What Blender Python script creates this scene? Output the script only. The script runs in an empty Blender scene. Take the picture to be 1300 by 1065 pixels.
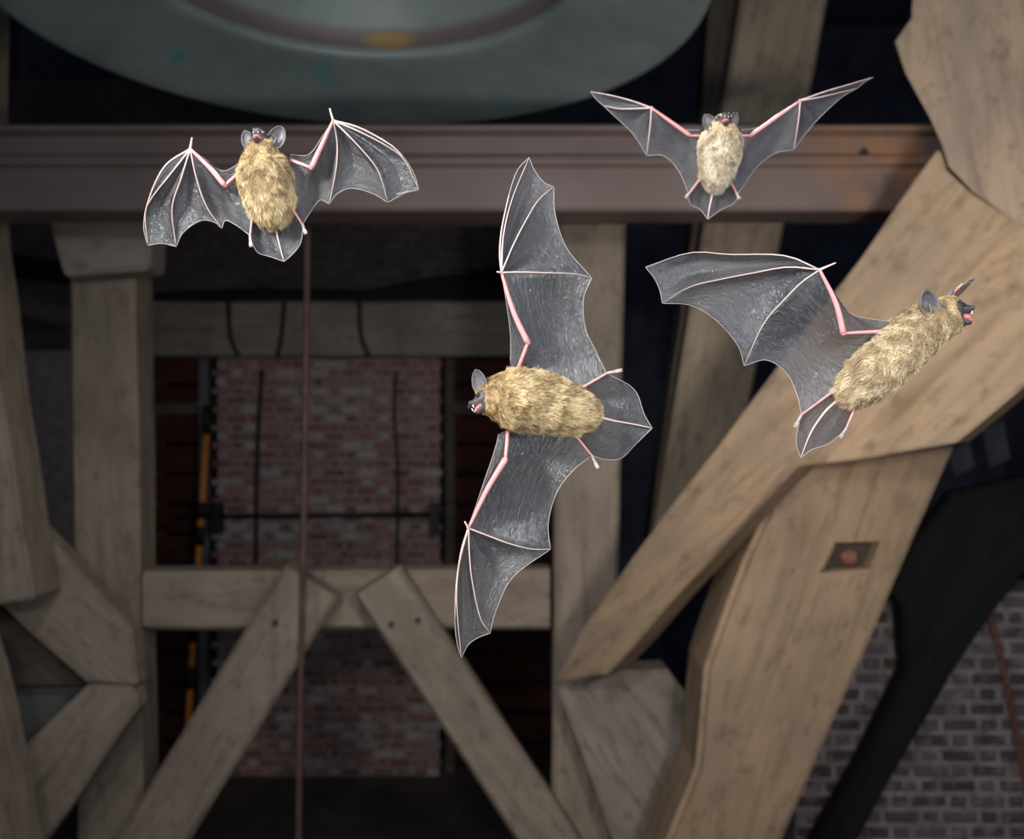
import bpy, bmesh, math, random
import numpy as np
from mathutils import Vector, Matrix, noise

# ------------------------------------------------------------------ camera, world, lights, exposure
F = 1150.0                      # focal length in pixels of the 1300x1065 frame
CXP, CYP = 650.0, 532.5
scene = bpy.context.scene
col = scene.collection

cam_d = bpy.data.cameras.new('camera')
cam = bpy.data.objects.new('camera', cam_d)
col.objects.link(cam)
cam.rotation_euler = (math.pi / 2, 0, 0)
cam_d.sensor_fit = 'HORIZONTAL'
cam_d.sensor_width = 36.0
cam_d.lens = 36.0 * F / 1300.0
cam_d.clip_start = 0.02
cam_d.clip_end = 60
cam_d.dof.use_dof = True
cam_d.dof.focus_distance = 0.76
cam_d.dof.aperture_fstop = 5.6
scene.camera = cam

world = bpy.data.worlds.new('belfry_gloom')
scene.world = world
world.use_nodes = True
bgn = world.node_tree.nodes['Background']
bgn.inputs[0].default_value = (0.62, 0.72, 1.0, 1)
bgn.inputs[1].default_value = 0.15


def area(name, loc, target, size, power, color, spread=180):
    d = bpy.data.lights.new(name, 'AREA')
    d.shape = 'DISK'
    d.size = size
    d.energy = power
    d.color = color
    d.spread = math.radians(spread)
    o = bpy.data.objects.new(name, d)
    col.objects.link(o)
    o.location = loc
    o.rotation_euler = (Vector(target) - Vector(loc)).to_track_quat('-Z', 'Y').to_euler()
    return o


# flash heads standing in the belfry, beyond the bats, lighting the timbers
area('flash_frame_right', (0.74, 1.12, 0.05), (1.0, 4.0, 0.25), 0.20, 10, (1.0, 0.91, 0.82), 125)
area('flash_frame_left', (-0.45, 1.15, 1.55), (-0.3, 4.5, -0.6), 0.26, 15, (1.0, 0.94, 0.90))
# flash heads lighting the bats; top and right lamps added for wing sheen
area('flash_bats_left', (-0.75, 0.25, 0.50), (0.1, 0.8, 0.0), 0.18, 20.0, (1.0, 0.97, 0.92))
area('flash_bats_low', (0.08, -0.10, -0.55), (0.1, 0.85, 0.05), 0.50, 6.5, (1.0, 0.96, 0.90))
area('sheen_light_top', (0.0, -0.10, 0.62), (0.1, 0.85, 0.05), 0.50, 8.0, (0.95, 0.97, 1.0))
area('sheen_light_right', (0.85, 0.05, 0.35), (0.0, 0.85, 0.1), 0.36, 6.0, (0.95, 0.97, 1.0))
area('flash_bats_rim', (0.15, 1.45, 0.95), (0.05, 0.75, 0.05), 0.20, 9.0, (0.93, 0.96, 1.0))

vs = scene.view_settings
vs.view_transform = 'Standard'
vs.look = 'None'
vs.gamma = 1.0
vs.use_curve_mapping = False
vs.exposure = 0.0

rng = random.Random(7)


# ------------------------------------------------------------------ helpers
def P(x, y, d):
    return Vector(((x - CXP) * d / F, d, (CYP - y) * d / F))


def tag(o, label=None, cat=None, group=None, kind=None):
    if label: o['label'] = label
    if cat: o['category'] = cat
    if group: o['group'] = group
    if kind: o['kind'] = kind
    return o


def link(name, me, mats=(), parent=None, smooth=False):
    o = bpy.data.objects.new(name, me)
    col.objects.link(o)
    for m in mats:
        if m.name not in [x.name for x in me.materials if x]:
            me.materials.append(m)
    if parent: o.parent = parent
    if smooth:
        me.polygons.foreach_set('use_smooth', [True] * len(me.polygons))
    return o


def bm_obj(name, bm, mats=(), parent=None, smooth=False):
    bmesh.ops.recalc_face_normals(bm, faces=bm.faces[:])
    me = bpy.data.meshes.new(name)
    bm.to_mesh(me)
    bm.free()
    return link(name, me, mats, parent, smooth)


def add_box(bm, lo, hi, mi=0):
    vs_ = [bm.verts.new((x, y, z)) for x in (lo[0], hi[0]) for y in (lo[1], hi[1]) for z in (lo[2], hi[2])]
    fs = [(0, 1, 3, 2), (4, 6, 7, 5), (0, 4, 5, 1), (2, 3, 7, 6), (0, 2, 6, 4), (1, 5, 7, 3)]
    for f in fs:
        bm.faces.new([vs_[i] for i in f]).material_index = mi


def catmull(pts, n):
    """n+1 samples through pts (tuples of any length), evenly by chord."""
    a = [np.array(p, float) for p in pts]
    if len(a) == 1: return [a[0]] * (n + 1)
    if len(a) == 2:
        return [a[0] + (a[1] - a[0]) * i / n for i in range(n + 1)]
    ch = [0.0]
    for i in range(1, len(a)):
        ch.append(ch[-1] + max(1e-9, float(np.linalg.norm((a[i] - a[i - 1])[:3]))))
    out = []
    for i in range(n + 1):
        t = ch[-1] * i / n
        k = 0
        while k < len(a) - 2 and t > ch[k + 1]: k += 1
        u = (t - ch[k]) / (ch[k + 1] - ch[k])
        p1, p2 = a[k], a[k + 1]
        h = ch[k + 1] - ch[k]
        m1 = (a[k + 1] - a[k - 1]) / (ch[k + 1] - ch[k - 1]) * h if k > 0 else (p2 - p1)
        m2 = (a[k + 2] - a[k]) / (ch[k + 2] - ch[k]) * h if k < len(a) - 2 else (p2 - p1)
        out.append((2 * u**3 - 3 * u**2 + 1) * p1 + (u**3 - 2 * u**2 + u) * m1 + (-2 * u**3 + 3 * u**2) * p2 + (u**3 - u**2) * m2)
    return out


def linear(pts, n):
    a = [np.array(p, float) for p in pts]
    ch = [0.0]
    for i in range(1, len(a)):
        ch.append(ch[-1] + max(1e-9, float(np.linalg.norm(a[i] - a[i - 1]))))
    out = []
    for i in range(n + 1):
        t = ch[-1] * i / n
        k = 0
        while k < len(a) - 2 and t > ch[k + 1]: k += 1
        u = (t - ch[k]) / (ch[k + 1] - ch[k])
        out.append(a[k] + (a[k + 1] - a[k]) * u)
    return out


def tube(bm, pts, radii, seg=6, mi=0, cap=True):
    pts = [Vector(p) for p in pts]
    rings = []
    n = len(pts)
    ref = None
    for i, p in enumerate(pts):
        t = (pts[min(i + 1, n - 1)] - pts[max(i - 1, 0)])
        if t.length < 1e-9: t = Vector((0, 0, 1))
        t.normalize()
        if ref is None:
            ref = t.orthogonal().normalized()
        else:
            ref = (ref - t * ref.dot(t))
            ref = ref.normalized() if ref.length > 1e-6 else t.orthogonal().normalized()
        b = t.cross(ref)
        r = radii[i] if hasattr(radii, '__len__') else radii
        rings.append([bm.verts.new(p + (ref * math.cos(2 * math.pi * k / seg) + b * math.sin(2 * math.pi * k / seg)) * r) for k in range(seg)])
    for i in range(n - 1):
        for k in range(seg):
            f = bm.faces.new((rings[i][k], rings[i][(k + 1) % seg], rings[i + 1][(k + 1) % seg], rings[i + 1][k]))
            f.material_index = mi
            f.smooth = True
    if cap:
        for rg in (rings[0][::-1], rings[-1]):
            f = bm.faces.new(rg)
            f.material_index = mi
    return rings


# ------------------------------------------------------------------ materials
def newmat(name):
    m = bpy.data.materials.new(name)
    m.use_nodes = True
    nt = m.node_tree
    nt.nodes.clear()
    out = nt.nodes.new('ShaderNodeOutputMaterial')
    b = nt.nodes.new('ShaderNodeBsdfPrincipled')
    nt.links.new(b.outputs[0], out.inputs[0])
    return m, nt, b, out


def nd(nt, typ, **kw):
    n = nt.nodes.new(typ)
    for k, v in kw.items():
        if hasattr(n, k): setattr(n, k, v)
        else: n.inputs[k.replace('_', ' ')].default_value = v
    return n


def ramp(nt, stops, fac):
    r = nt.nodes.new('ShaderNodeValToRGB')
    e = r.color_ramp.elements
    while len(e) < len(stops): e.new(0.5)
    for i, (p, c) in enumerate(stops):
        e[i].position = p
        e[i].color = (*c, 1) if len(c) == 3 else c
    nt.links.new(fac, r.inputs[0])
    return r


def mapping(nt, scale, coord='Object'):
    tc = nt.nodes.new('ShaderNodeTexCoord')
    mp = nt.nodes.new('ShaderNodeMapping')
    mp.inputs['Scale'].default_value = scale
    nt.links.new(tc.outputs[coord], mp.inputs[0])
    return mp


def mixc(nt, fac, a, b, mode='MIX'):
    m = nt.nodes.new('ShaderNodeMix')
    m.data_type = 'RGBA'
    m.blend_type = mode
    for sock, v in ((m.inputs[0], fac), (m.inputs[6], a), (m.inputs[7], b)):
        if isinstance(v, (float, int)): sock.default_value = v
        elif isinstance(v, tuple): sock.default_value = (*v, 1) if len(v) == 3 else v
        else: nt.links.new(v, sock)
    return m.outputs[2]


def bump(nt, b, height, strength, dist=0.01):
    bp = nt.nodes.new('ShaderNodeBump')
    bp.inputs['Strength'].default_value = strength
    bp.inputs['Distance'].default_value = dist
    nt.links.new(height, bp.inputs['Height'])
    nt.links.new(bp.outputs[0], b.inputs['Normal'])


def wood(name, light, dark, stain, rough=0.75):
    m, nt, b, _ = newmat(name)
    mp = mapping(nt, (0.9, 9, 9))
    oi = nt.nodes.new('ShaderNodeObjectInfo')
    add = nt.nodes.new('ShaderNodeVectorMath'); add.operation = 'ADD'
    nt.links.new(mp.outputs[0], add.inputs[0])
    mul = nt.nodes.new('ShaderNodeMath'); mul.operation = 'MULTIPLY'; mul.inputs[1].default_value = 37.0
    nt.links.new(oi.outputs['Random'], mul.inputs[0])
    nt.links.new(mul.outputs[0], add.inputs[1])
    g = nd(nt, 'ShaderNodeTexNoise', Scale=2.2, Detail=9.0, Roughness=0.62, Distortion=0.7)
    nt.links.new(add.outputs[0], g.inputs['Vector'])
    c = ramp(nt, [(0.28, dark), (0.5, light), (0.75, tuple(min(1, x * 1.18) for x in light))], g.outputs[0]).outputs[0]
    mp2 = mapping(nt, (1.6, 3.0, 3.0))
    g2 = nd(nt, 'ShaderNodeTexNoise', Scale=1.6, Detail=5.0, Roughness=0.6)
    add2 = nt.nodes.new('ShaderNodeVectorMath'); add2.operation = 'ADD'
    nt.links.new(mp2.outputs[0], add2.inputs[0]); nt.links.new(mul.outputs[0], add2.inputs[1])
    nt.links.new(add2.outputs[0], g2.inputs['Vector'])
    f2 = ramp(nt, [(0.42, (0, 0, 0)), (0.72, (1, 1, 1))], g2.outputs[0]).outputs[0]
    c = mixc(nt, f2, c, stain)
    g3 = nd(nt, 'ShaderNodeTexNoise', Scale=7.0, Detail=6.0, Roughness=0.7)
    nt.links.new(add2.outputs[0], g3.inputs['Vector'])
    f3 = ramp(nt, [(0.52, (0, 0, 0)), (0.72, (0.75, 0.75, 0.75))], g3.outputs[0]).outputs[0]
    c = mixc(nt, f3, c, tuple(x * 0.62 for x in dark))
    nt.links.new(c, b.inputs['Base Color'])
    b.inputs['Roughness'].default_value = rough
    b.inputs['Specular IOR Level'].default_value = 0.3
    bump(nt, b, g.outputs[0], 0.5, 0.012)
    return m


M = {}
M['oak'] = wood('weathered_oak', (0.31, 0.255, 0.20), (0.20, 0.16, 0.125), (0.225, 0.185, 0.15))
M['oak_gold'] = wood('golden_oak', (0.33, 0.235, 0.15), (0.18, 0.125, 0.08), (0.235, 0.18, 0.13))
M['oak_lit'] = wood('lit_oak', (0.46, 0.37, 0.27), (0.30, 0.235, 0.17), (0.36, 0.29, 0.215))  # brighter oak for the leaning post, missing light put into the colour
M['oak_rough'] = wood('rough_brown_oak', (0.30, 0.225, 0.16), (0.15, 0.115, 0.085), (0.20, 0.165, 0.135))
M['oak_grey'] = wood('grey_oak', (0.31, 0.27, 0.225), (0.17, 0.145, 0.12), (0.235, 0.205, 0.175))
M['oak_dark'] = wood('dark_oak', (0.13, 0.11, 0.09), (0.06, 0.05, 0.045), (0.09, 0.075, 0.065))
M['black_wood'] = wood('black_timber', (0.010, 0.010, 0.011), (0.005, 0.005, 0.006), (0.008, 0.008, 0.009))  # near-black wood; gives the shadow band slab its shade
M['red_board'] = wood('dark_red_board', (0.10, 0.030, 0.022), (0.04, 0.014, 0.012), (0.06, 0.022, 0.018))


def plain(name, c, rough=0.6, metal=0.0, nscale=8.0, var=0.35, bstr=0.2):
    m, nt, b, _ = newmat(name)
    mp = mapping(nt, (1, 1, 1))
    g = nd(nt, 'ShaderNodeTexNoise', Scale=nscale, Detail=6.0, Roughness=0.6)
    nt.links.new(mp.outputs[0], g.inputs['Vector'])
    cc = ramp(nt, [(0.3, tuple(x * (1 - var) for x in c)), (0.7, tuple(min(1, x * (1 + var)) for x in c))], g.outputs[0]).outputs[0]
    nt.links.new(cc, b.inputs['Base Color'])
    b.inputs['Roughness'].default_value = rough
    b.inputs['Metallic'].default_value = metal
    if bstr: bump(nt, b, g.outputs[0], bstr, 0.01)
    return m


M['iron'] = plain('black_iron', (0.025, 0.025, 0.028), 0.55, 0.3)
M['rust_rod'] = plain('rusted_iron', (0.10, 0.055, 0.05), 0.7, 0.1, 14)
M['rust_bolt'] = plain('rusted_bolt', (0.17, 0.07, 0.05), 0.75, 0.0, 40)
M['orange'] = plain('orange_conduit', (0.85, 0.33, 0.04), 0.45, 0, 20, 0.12, 0)
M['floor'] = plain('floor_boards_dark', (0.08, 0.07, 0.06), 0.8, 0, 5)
M['dark_wall'] = plain('dull_blue_masonry', (0.13, 0.145, 0.20), 0.9, 0, 4)  # even dull blue-grey for the surrounding walls and ceiling
M['steel_grey'] = plain('grey_galvanised_steel', (0.16, 0.165, 0.17), 0.5, 0.2, 6)
M['mortar'] = plain('pale_mortar', (0.33, 0.285, 0.28), 0.95, 0, 18, 0.3)
M['mortar_dark'] = plain('shaded_mortar', (0.10, 0.09, 0.092), 0.95, 0, 12, 0.4)  # darker mortar for the upper wall, its shade put into the colour
M['mortar_grey'] = plain('grey_mortar', (0.25, 0.23, 0.24), 0.95, 0, 12, 0.4)
M['peg'] = plain('dark_peg', (0.05, 0.035, 0.028), 0.8)
M['slate'] = plain('blue_grey_louvre', (0.06, 0.07, 0.09), 0.7, 0, 6)


def steel_beam():
    m, nt, b, _ = newmat('painted_rusty_steel')
    mp = mapping(nt, (1, 1, 1))
    g = nd(nt, 'ShaderNodeTexNoise', Scale=3.0, Detail=7.0, Roughness=0.6)
    nt.links.new(mp.outputs[0], g.inputs['Vector'])
    c = ramp(nt, [(0.3, (0.125, 0.092, 0.086)), (0.7, (0.17, 0.13, 0.124))], g.outputs[0]).outputs[0]
    mp2 = mapping(nt, (1, 1, 1))
    # rust bloom towards the end bedded in the big knee timber
    grad = nt.nodes.new('ShaderNodeSeparateXYZ'); nt.links.new(mp2.outputs[0], grad.inputs[0])
    g2 = nd(nt, 'ShaderNodeTexNoise', Scale=5.0, Detail=5.0, Roughness=0.55)
    nt.links.new(mp2.outputs[0], g2.inputs['Vector'])
    mr = nt.nodes.new('ShaderNodeMapRange'); mr.inputs[1].default_value = 0.85; mr.inputs[2].default_value = 1.3
    nt.links.new(grad.outputs[0], mr.inputs[0])
    mul = nt.nodes.new('ShaderNodeMath'); mul.operation = 'MULTIPLY'
    r2 = ramp(nt, [(0.42, (0, 0, 0)), (0.62, (1, 1, 1))], g2.outputs[0])
    nt.links.new(r2.outputs[0], mul.inputs[0]); nt.links.new(mr.outputs[0], mul.inputs[1])
    c = mixc(nt, mul.outputs[0], c, (0.30, 0.155, 0.075))
    nt.links.new(c, b.inputs['Base Color'])
    b.inputs['Roughness'].default_value = 0.5
    b.inputs['Metallic'].default_value = 0.1
    bump(nt, b, g.outputs[0], 0.15, 0.005)
    return m


M['steel_beam'] = steel_beam()


def brick_mat(name, stops, white=0.35):
    m, nt, b, _ = newmat(name)
    oi = nt.nodes.new('ShaderNodeObjectInfo')
    ge = nt.nodes.new('ShaderNodeNewGeometry')
    ad = nt.nodes.new('ShaderNodeMath'); ad.operation = 'ADD'
    fr = nt.nodes.new('ShaderNodeMath'); fr.operation = 'FRACT'
    nt.links.new(oi.outputs['Random'], ad.inputs[0]); nt.links.new(ge.outputs['Random Per Island'], ad.inputs[1])
    nt.links.new(ad.outputs[0], fr.inputs[0])
    c = ramp(nt, stops, fr.outputs[0]).outputs[0]
    g = nd(nt, 'ShaderNodeTexNoise', Scale=16.0, Detail=6.0, Roughness=0.65)
    nt.links.new(ge.outputs['Position'], g.inputs['Vector'])
    f = ramp(nt, [(0.5, (0, 0, 0)), (0.72, (white,) * 3)], g.outputs[0]).outputs[0]
    c = mixc(nt, f, c, (0.46, 0.42, 0.43))
    nt.links.new(c, b.inputs['Base Color'])
    b.inputs['Roughness'].default_value = 0.9
    bump(nt, b, g.outputs[0], 0.4, 0.006)
    return m


M['brick'] = brick_mat('red_brick', [(0.0, (0.20, 0.09, 0.075)), (0.4, (0.31, 0.14, 0.115)), (0.72, (0.36, 0.19, 0.16)), (0.8, (0.42, 0.36, 0.36)), (1.0, (0.48, 0.43, 0.43))], 0.7)
M['brick_dark'] = brick_mat('shaded_brick', [(0.0, (0.07, 0.055, 0.055)), (0.5, (0.10, 0.08, 0.08)), (1.0, (0.13, 0.105, 0.105))], 0.12)  # darker brick copy, upper wall's shadow put into the colour
M['brick_grey'] = brick_mat('dark_reddish_brick', [(0.0, (0.075, 0.045, 0.045)), (0.5, (0.115, 0.075, 0.075)), (1.0, (0.16, 0.125, 0.125))], 0.5)  # darker reddish-grey bricks for the low wall


# ------------------------------------------------------------------ room shell
def box_px(name, x0, x1, y0, y1, d, t, mats, parent=None):
    a = P(x0, y0, d); b = P(x1, y1, d)
    bm = bmesh.new()
    add_box(bm, (min(a.x, b.x), d, min(a.z, b.z)), (max(a.x, b.x), d + t, max(a.z, b.z)))
    return bm_obj(name, bm, mats, parent)


def box3(name, lo, hi, mats, parent=None):
    bm = bmesh.new(); add_box(bm, lo, hi)
    return bm_obj(name, bm, mats, parent)


FZ = -2.6
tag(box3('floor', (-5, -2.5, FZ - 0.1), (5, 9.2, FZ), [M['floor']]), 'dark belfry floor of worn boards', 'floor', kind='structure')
tag(box3('ceiling', (-5, 1.0, 4.0), (5, 9.2, 4.1), [M['dark_wall']]), 'dark belfry ceiling above the bell', 'ceiling', kind='structure')
tag(box3('wall_left', (-5.1, -2.5, FZ), (-5, 9.2, 4.1), [M['dark_wall']]), 'dark side wall beyond the leaning oak post', 'wall', kind='structure')
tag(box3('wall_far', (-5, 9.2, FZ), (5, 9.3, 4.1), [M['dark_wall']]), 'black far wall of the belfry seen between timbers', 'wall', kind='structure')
tag(box3('wall_outer', (5, -2.5, FZ), (5.1, 9.2, 4.1), [M['dark_wall']]), 'dark outer wall beyond the big knee timber', 'wall', kind='structure')

# --- brick walls
WD = 6.6
brick_meshes = {}


def brick_mesh(kind, lx, h, dep=0.05):
    if kind in brick_meshes: return brick_meshes[kind]
    bm = bmesh.new()
    add_box(bm, (-lx / 2, 0, -h / 2), (lx / 2, dep, h / 2))
    bmesh.ops.recalc_face_normals(bm, faces=bm.faces[:])
    ed = [e for e in bm.edges if all(v.co.y < 0.001 for v in e.verts)]
    bmesh.ops.bevel(bm, geom=ed, offset=0.005, segments=1, affect='EDGES')
    me = bpy.data.meshes.new(kind)
    bm.to_mesh(me); bm.free()
    brick_meshes[kind] = me
    return me


def brick_field(parent, x0, x1, z0, z1, y, course, stretch, head, joint, mat, score, limit=290, tagname='a'):
    """Flemish bond: alternating stretchers and headers; the bricks that show most are single objects."""
    ms = brick_mesh('stretcher_brick_' + tagname, stretch - joint, course - joint)
    mh = brick_mesh('header_brick_' + tagname, head - joint, course - joint)
    for me in (ms, mh): me.materials.append(mat)
    items = []
    z = z0 + course / 2
    row = 0
    while z < z1 - course * 0.4:
        x = x0 - (0 if row % 2 == 0 else (stretch + head) / 2) - rng.random() * 0.01
        k = 0
        while x < x1:
            w = stretch if (k + 0) % 2 == 0 else head
            cx = x + w / 2
            if cx - w / 2 > x0 - 0.03 and cx + w / 2 < x1 + 0.03:
                items.append((cx, z, 'S' if w == stretch else 'H', rng.uniform(-0.006, 0.006), rng.uniform(-0.02, 0.02)))
            x += w
            k += 1
        z += course
        row += 1
    items.sort(key=lambda it: -score(it[0], it[1]))
    for it in items[:limit]:
        o = bpy.data.objects.new('brick', ms if it[2] == 'S' else mh)
        col.objects.link(o)
        o.location = (it[0], y - 0.012 + it[3], it[1])
        o.rotation_euler = (0, it[4] * 0.4, 0)
        o.parent = parent
    rest = items[limit:]
    if rest:
        bm = bmesh.new()
        for it in rest:
            n0 = len(bm.verts)
            bm.from_mesh(ms if it[2] == 'S' else mh)
            bm.verts.ensure_lookup_table()
            for v in bm.verts[n0:]:
                v.co += Vector((it[0], y - 0.012 + it[3], it[1]))
        o = bm_obj('brickwork', bm, [mat], parent)
        tag(o, kind='stuff')


def back_wall():
    # pier of brickwork between two shuttered openings, and the masonry above it
    bm = bmesh.new()
    a, b = P(268, 445, WD), P(566, 445, WD)
    add_box(bm, (a.x + 0.05, WD, FZ), (b.x - 0.05, WD + 0.4, a.z))
    l, r = P(-150, 200, WD), P(712, 100, WD)
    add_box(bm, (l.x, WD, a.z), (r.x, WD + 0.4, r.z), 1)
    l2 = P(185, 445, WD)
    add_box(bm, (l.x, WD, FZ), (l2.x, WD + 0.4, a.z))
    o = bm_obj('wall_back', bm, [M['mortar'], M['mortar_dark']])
    tag(o, 'red brick wall with pale mortar behind the oak bell frame', 'wall', kind='structure')

    def sc(x, z):
        py = CYP - z * F / WD
        s = 0
        if 450 < py < 722 or 805 < py < 1000: s = 10
        px = CXP + x * F / WD
        if not 262 < px < 600: s = -5
        # prefer bricks not behind the braces and with the strongest light
        return s - abs(py - 700) * 0.01
    brick_field(o, a.x, b.x, FZ, a.z, WD, 0.066, 0.155, 0.082, 0.021, M['brick'], sc, 295, 'a')
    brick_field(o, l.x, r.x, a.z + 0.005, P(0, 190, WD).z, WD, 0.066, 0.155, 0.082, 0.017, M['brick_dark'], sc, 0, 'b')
    return o


wall_back = back_wall()


def opening(name, x0, x1, y0, y1, d, label, mat):
    """shuttered belfry opening: frame posts and single horizontal boards"""
    root = bpy.data.objects.new(name, None); col.objects.link(root)
    root.location = P((x0 + x1) / 2, y1, d)
    tag(root, label, 'shutter', kind='structure')
    off = -root.location
    h = 38
    y = y0
    i = 0
    while y < y1:
        a, b = P(x0, y, d), P(x1, min(y + h - 3, y1), d)
        bm = bmesh.new()
        add_box(bm, (a.x, d, b.z), (b.x, d + 0.03, a.z))
        bmesh.ops.rotate(bm, verts=bm.verts[:], cent=((a.x + b.x) / 2, d, (a.z + b.z) / 2), matrix=Matrix.Rotation(0.35, 3, 'X'))
        bmesh.ops.translate(bm, verts=bm.verts[:], vec=off)
        bm_obj('board', bm, [mat], root)
        y += h
        i += 1
    for (xa, xb) in ((x0 - 6, x0 + 6), (x1 - 6, x1 + 6)):
        a, b = P(xa, y0, d), P(xb, y1, d)
        bm = bmesh.new(); add_box(bm, (a.x, d - 0.06, b.z), (b.x, d + 0.06, a.z))
        bmesh.ops.translate(bm, verts=bm.verts[:], vec=off)
        bm_obj('frame_post', bm, [M['steel_grey'] if x1 < 400 and xa > x0 else M['oak_dark']], root)
    for yy in (y0 + 60, (y0 + y1) / 2):
        a, b = P(x0, yy, d), P(x1, yy + 14, d)
        bm = bmesh.new(); add_box(bm, (a.x, d - 0.05, b.z), (b.x, d + 0.05, a.z))
        bmesh.ops.translate(bm, verts=bm.verts[:], vec=off)
        bm_obj('cross_rail', bm, [M['oak_dark']], root)
    return root


opening('window_1', 178, 262, 452, 980, WD + 0.12, 'dark red shutter boards in narrow opening beside the orange conduit', M['red_board'])
opening('window_2', 572, 716, 452, 980, WD + 0.12, 'dark red shutter boards in wide opening behind the right brace', M['red_board'])

# near brick wall, low on the right
WR = 3.9


def right_wall():
    a, b = P(1010, 752, WR), P(1560, 752, WR)
    bm = bmesh.new(); add_box(bm, (a.x, WR, FZ), (b.x, WR + 0.3, a.z))
    o = bm_obj('wall_right', bm, [M['mortar_grey']])
    tag(o, 'low dark grey brick wall behind the big raking post', 'wall', kind='structure')
    brick_field(o, a.x, b.x, FZ, a.z, WR, 0.066, 0.165, 0.085, 0.026, M['brick_grey'],
                lambda x, z: (10 if (CYP - z * F / WR) < 1080 and (CXP + x * F / WR) < 1320 else 0), 230, 'c')
    return o


right_wall()


# ------------------------------------------------------------------ timbers
def timber(name, p0, p1, w0, w1, t, mat, label, cat='beam', roll=0.0, group=None, wob=0.006, seed=0, seg=14):
    """squared timber: p0,p1 = (px,py,depth) of the centre line of its front face; w px width; t metres deep"""
    a, b = P(*p0), P(*p1)
    w0 *= p0[2] / F; w1 *= p1[2] / F
    X = (b - a); L = X.length; X.normalize()
    Yv = Vector((0, 1, 0)); Yv = (Yv - X * Yv.dot(X)).normalized()      # away from the camera
    Zv = X.cross(Yv)
    if roll:
        R = Matrix.Rotation(roll, 3, X); Yv = R @ Yv; Zv = R @ Zv
    mw = Matrix((X, Yv, Zv)).transposed().to_4x4()
    mw.translation = a
    bm = bmesh.new()
    rings = []
    for i in range(seg + 1):
        u = i / seg
        w = w0 + (w1 - w0) * u
        j = [Vector((noise.noise((seed * 9.1 + u * L * 2.2, k * 3.7, 0.3)), noise.noise((seed * 5.3 + u * L * 2.2, k * 2.9, 4.1)), 0)) * wob for k in range(4)]
        c = [(0, -w / 2), (0, w / 2), (t, w / 2), (t, -w / 2)]
        ring = []
        ch = min(0.018, w * 0.12)
        for k, (y, z) in enumerate(c):
            sy = 1 if y == 0 else -1
            sz = 1 if z < 0 else -1
            ext = 0
            if k % 2 == 0: pts = [(y + sy * ch, z), (y, z + sz * ch)]
            else: pts = [(y, z + sz * ch), (y + sy * ch, z)]
            for (yy, zz) in pts:
                ring.append(bm.verts.new((u * L + ext, yy + j[k].x, zz + j[k].y)))
        rings.append(ring)
    m = len(rings[0])
    for i in range(seg):
        for k in range(m):
            bm.faces.new((rings[i][k], rings[i][(k + 1) % m], rings[i + 1][(k + 1) % m], rings[i + 1][k]))
    bm.faces.new(rings[0][::-1]); bm.faces.new(rings[-1])
    o = bm_obj(name, bm, [mat])
    o.matrix_world = mw
    if label: tag(o, label, cat, group)
    return o


def slab(name, poly, t, mat, label, cat='beam', grain=None, wob=0.004, bev=0.01, seed=0, smooth_outline=False, extr=None):
    """solid timber with an irregular outline. poly: (px,py,depth) of its front face; t metres thick"""
    pts = [P(*p) for p in poly]
    # grain axis
    g = (P(*grain[1]) - P(*grain[0])).normalized() if grain else Vector((0, 0, 1))
    cen = sum(pts, Vector()) / len(pts)
    nrm = Vector((0, 0, 0))
    for i in range(len(pts)):
        nrm += (pts[i] - cen).cross(pts[(i + 1) % len(pts)] - cen)
    nrm.normalize()
    if nrm.y < 0: nrm = -nrm
    X = (g - nrm * g.dot(nrm)).normalized()
    Yv = nrm
    Zv = X.cross(Yv)
    mw = Matrix((X, Yv, Zv)).transposed().to_4x4(); mw.translation = cen
    inv = mw.inverted()
    loc = [inv @ p for p in pts]
    # densify outline
    out = []
    for i in range(len(loc)):
        a, b = loc[i], loc[(i + 1) % len(loc)]
        n = max(1, int((b - a).length / 0.07))
        for k in range(n):
            p = a.lerp(b, k / n)
            q = p * 3.0 + Vector((seed * 7.7, 0, 0))
            p = p + Vector((noise.noise(q), 0, noise.noise(q + Vector((9, 9, 9))))) * wob * 2
            out.append(p)
    bm = bmesh.new()
    fr = [bm.verts.new((p.x, p.y, p.z)) for p in out]
    f = bm.faces.new(fr)
    ex = bmesh.ops.extrude_face_region(bm, geom=[f])
    vv = [v for v in ex['geom'] if isinstance(v, bmesh.types.BMVert)]
    dirv = Vector((0, t, 0)) if extr is None else (inv.to_3x3() @ Vector(extr))
    bmesh.ops.translate(bm, verts=vv, vec=dirv)
    bmesh.ops.recalc_face_normals(bm, faces=bm.faces[:])
    sharp = [e for e in bm.edges if e.is_manifold and e.calc_face_angle(0) > 1.0]
    if bev:
        bmesh.ops.bevel(bm, geom=sharp, offset=bev, segments=2, affect='EDGES', clamp_overlap=True)
    bmesh.ops.triangulate(bm, faces=[f for f in bm.faces if len(f.verts) > 4])
    o = bm_obj(name, bm, [mat])
    o.matrix_world = mw
    if label: tag(o, label, cat)
    return o


# upright posts carrying the frame
timber('frame_post', (127, 235, 3.735), (141, 1333, 3.735), 86, 84, 0.20, M['oak'], 'upright oak post of the bell frame at the left end of the horizontal rail', 'post', seed=1)
slab('post_head', [(58, 262, 3.55), (192, 262, 3.55), (187, 342, 3.55), (82, 350, 3.55)], 0.17, M['oak_grey'],
     'broad grey timber head on the left upright post under the steel beam', 'bracket', grain=((58, 300, 3.55), (190, 300, 3.55)))
timber('frame_post', (752, 235, 3.735), (735, 1333, 3.735), 88, 74, 0.2, M['oak'], 'upright oak post at the right end of the horizontal rail', 'post', seed=2)
timber('frame_rail', (181, 763, 3.745), (698, 761, 3.745), 74, 76, 0.16, M['oak'], 'horizontal oak rail between the two upright posts', 'beam', seed=3)


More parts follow.
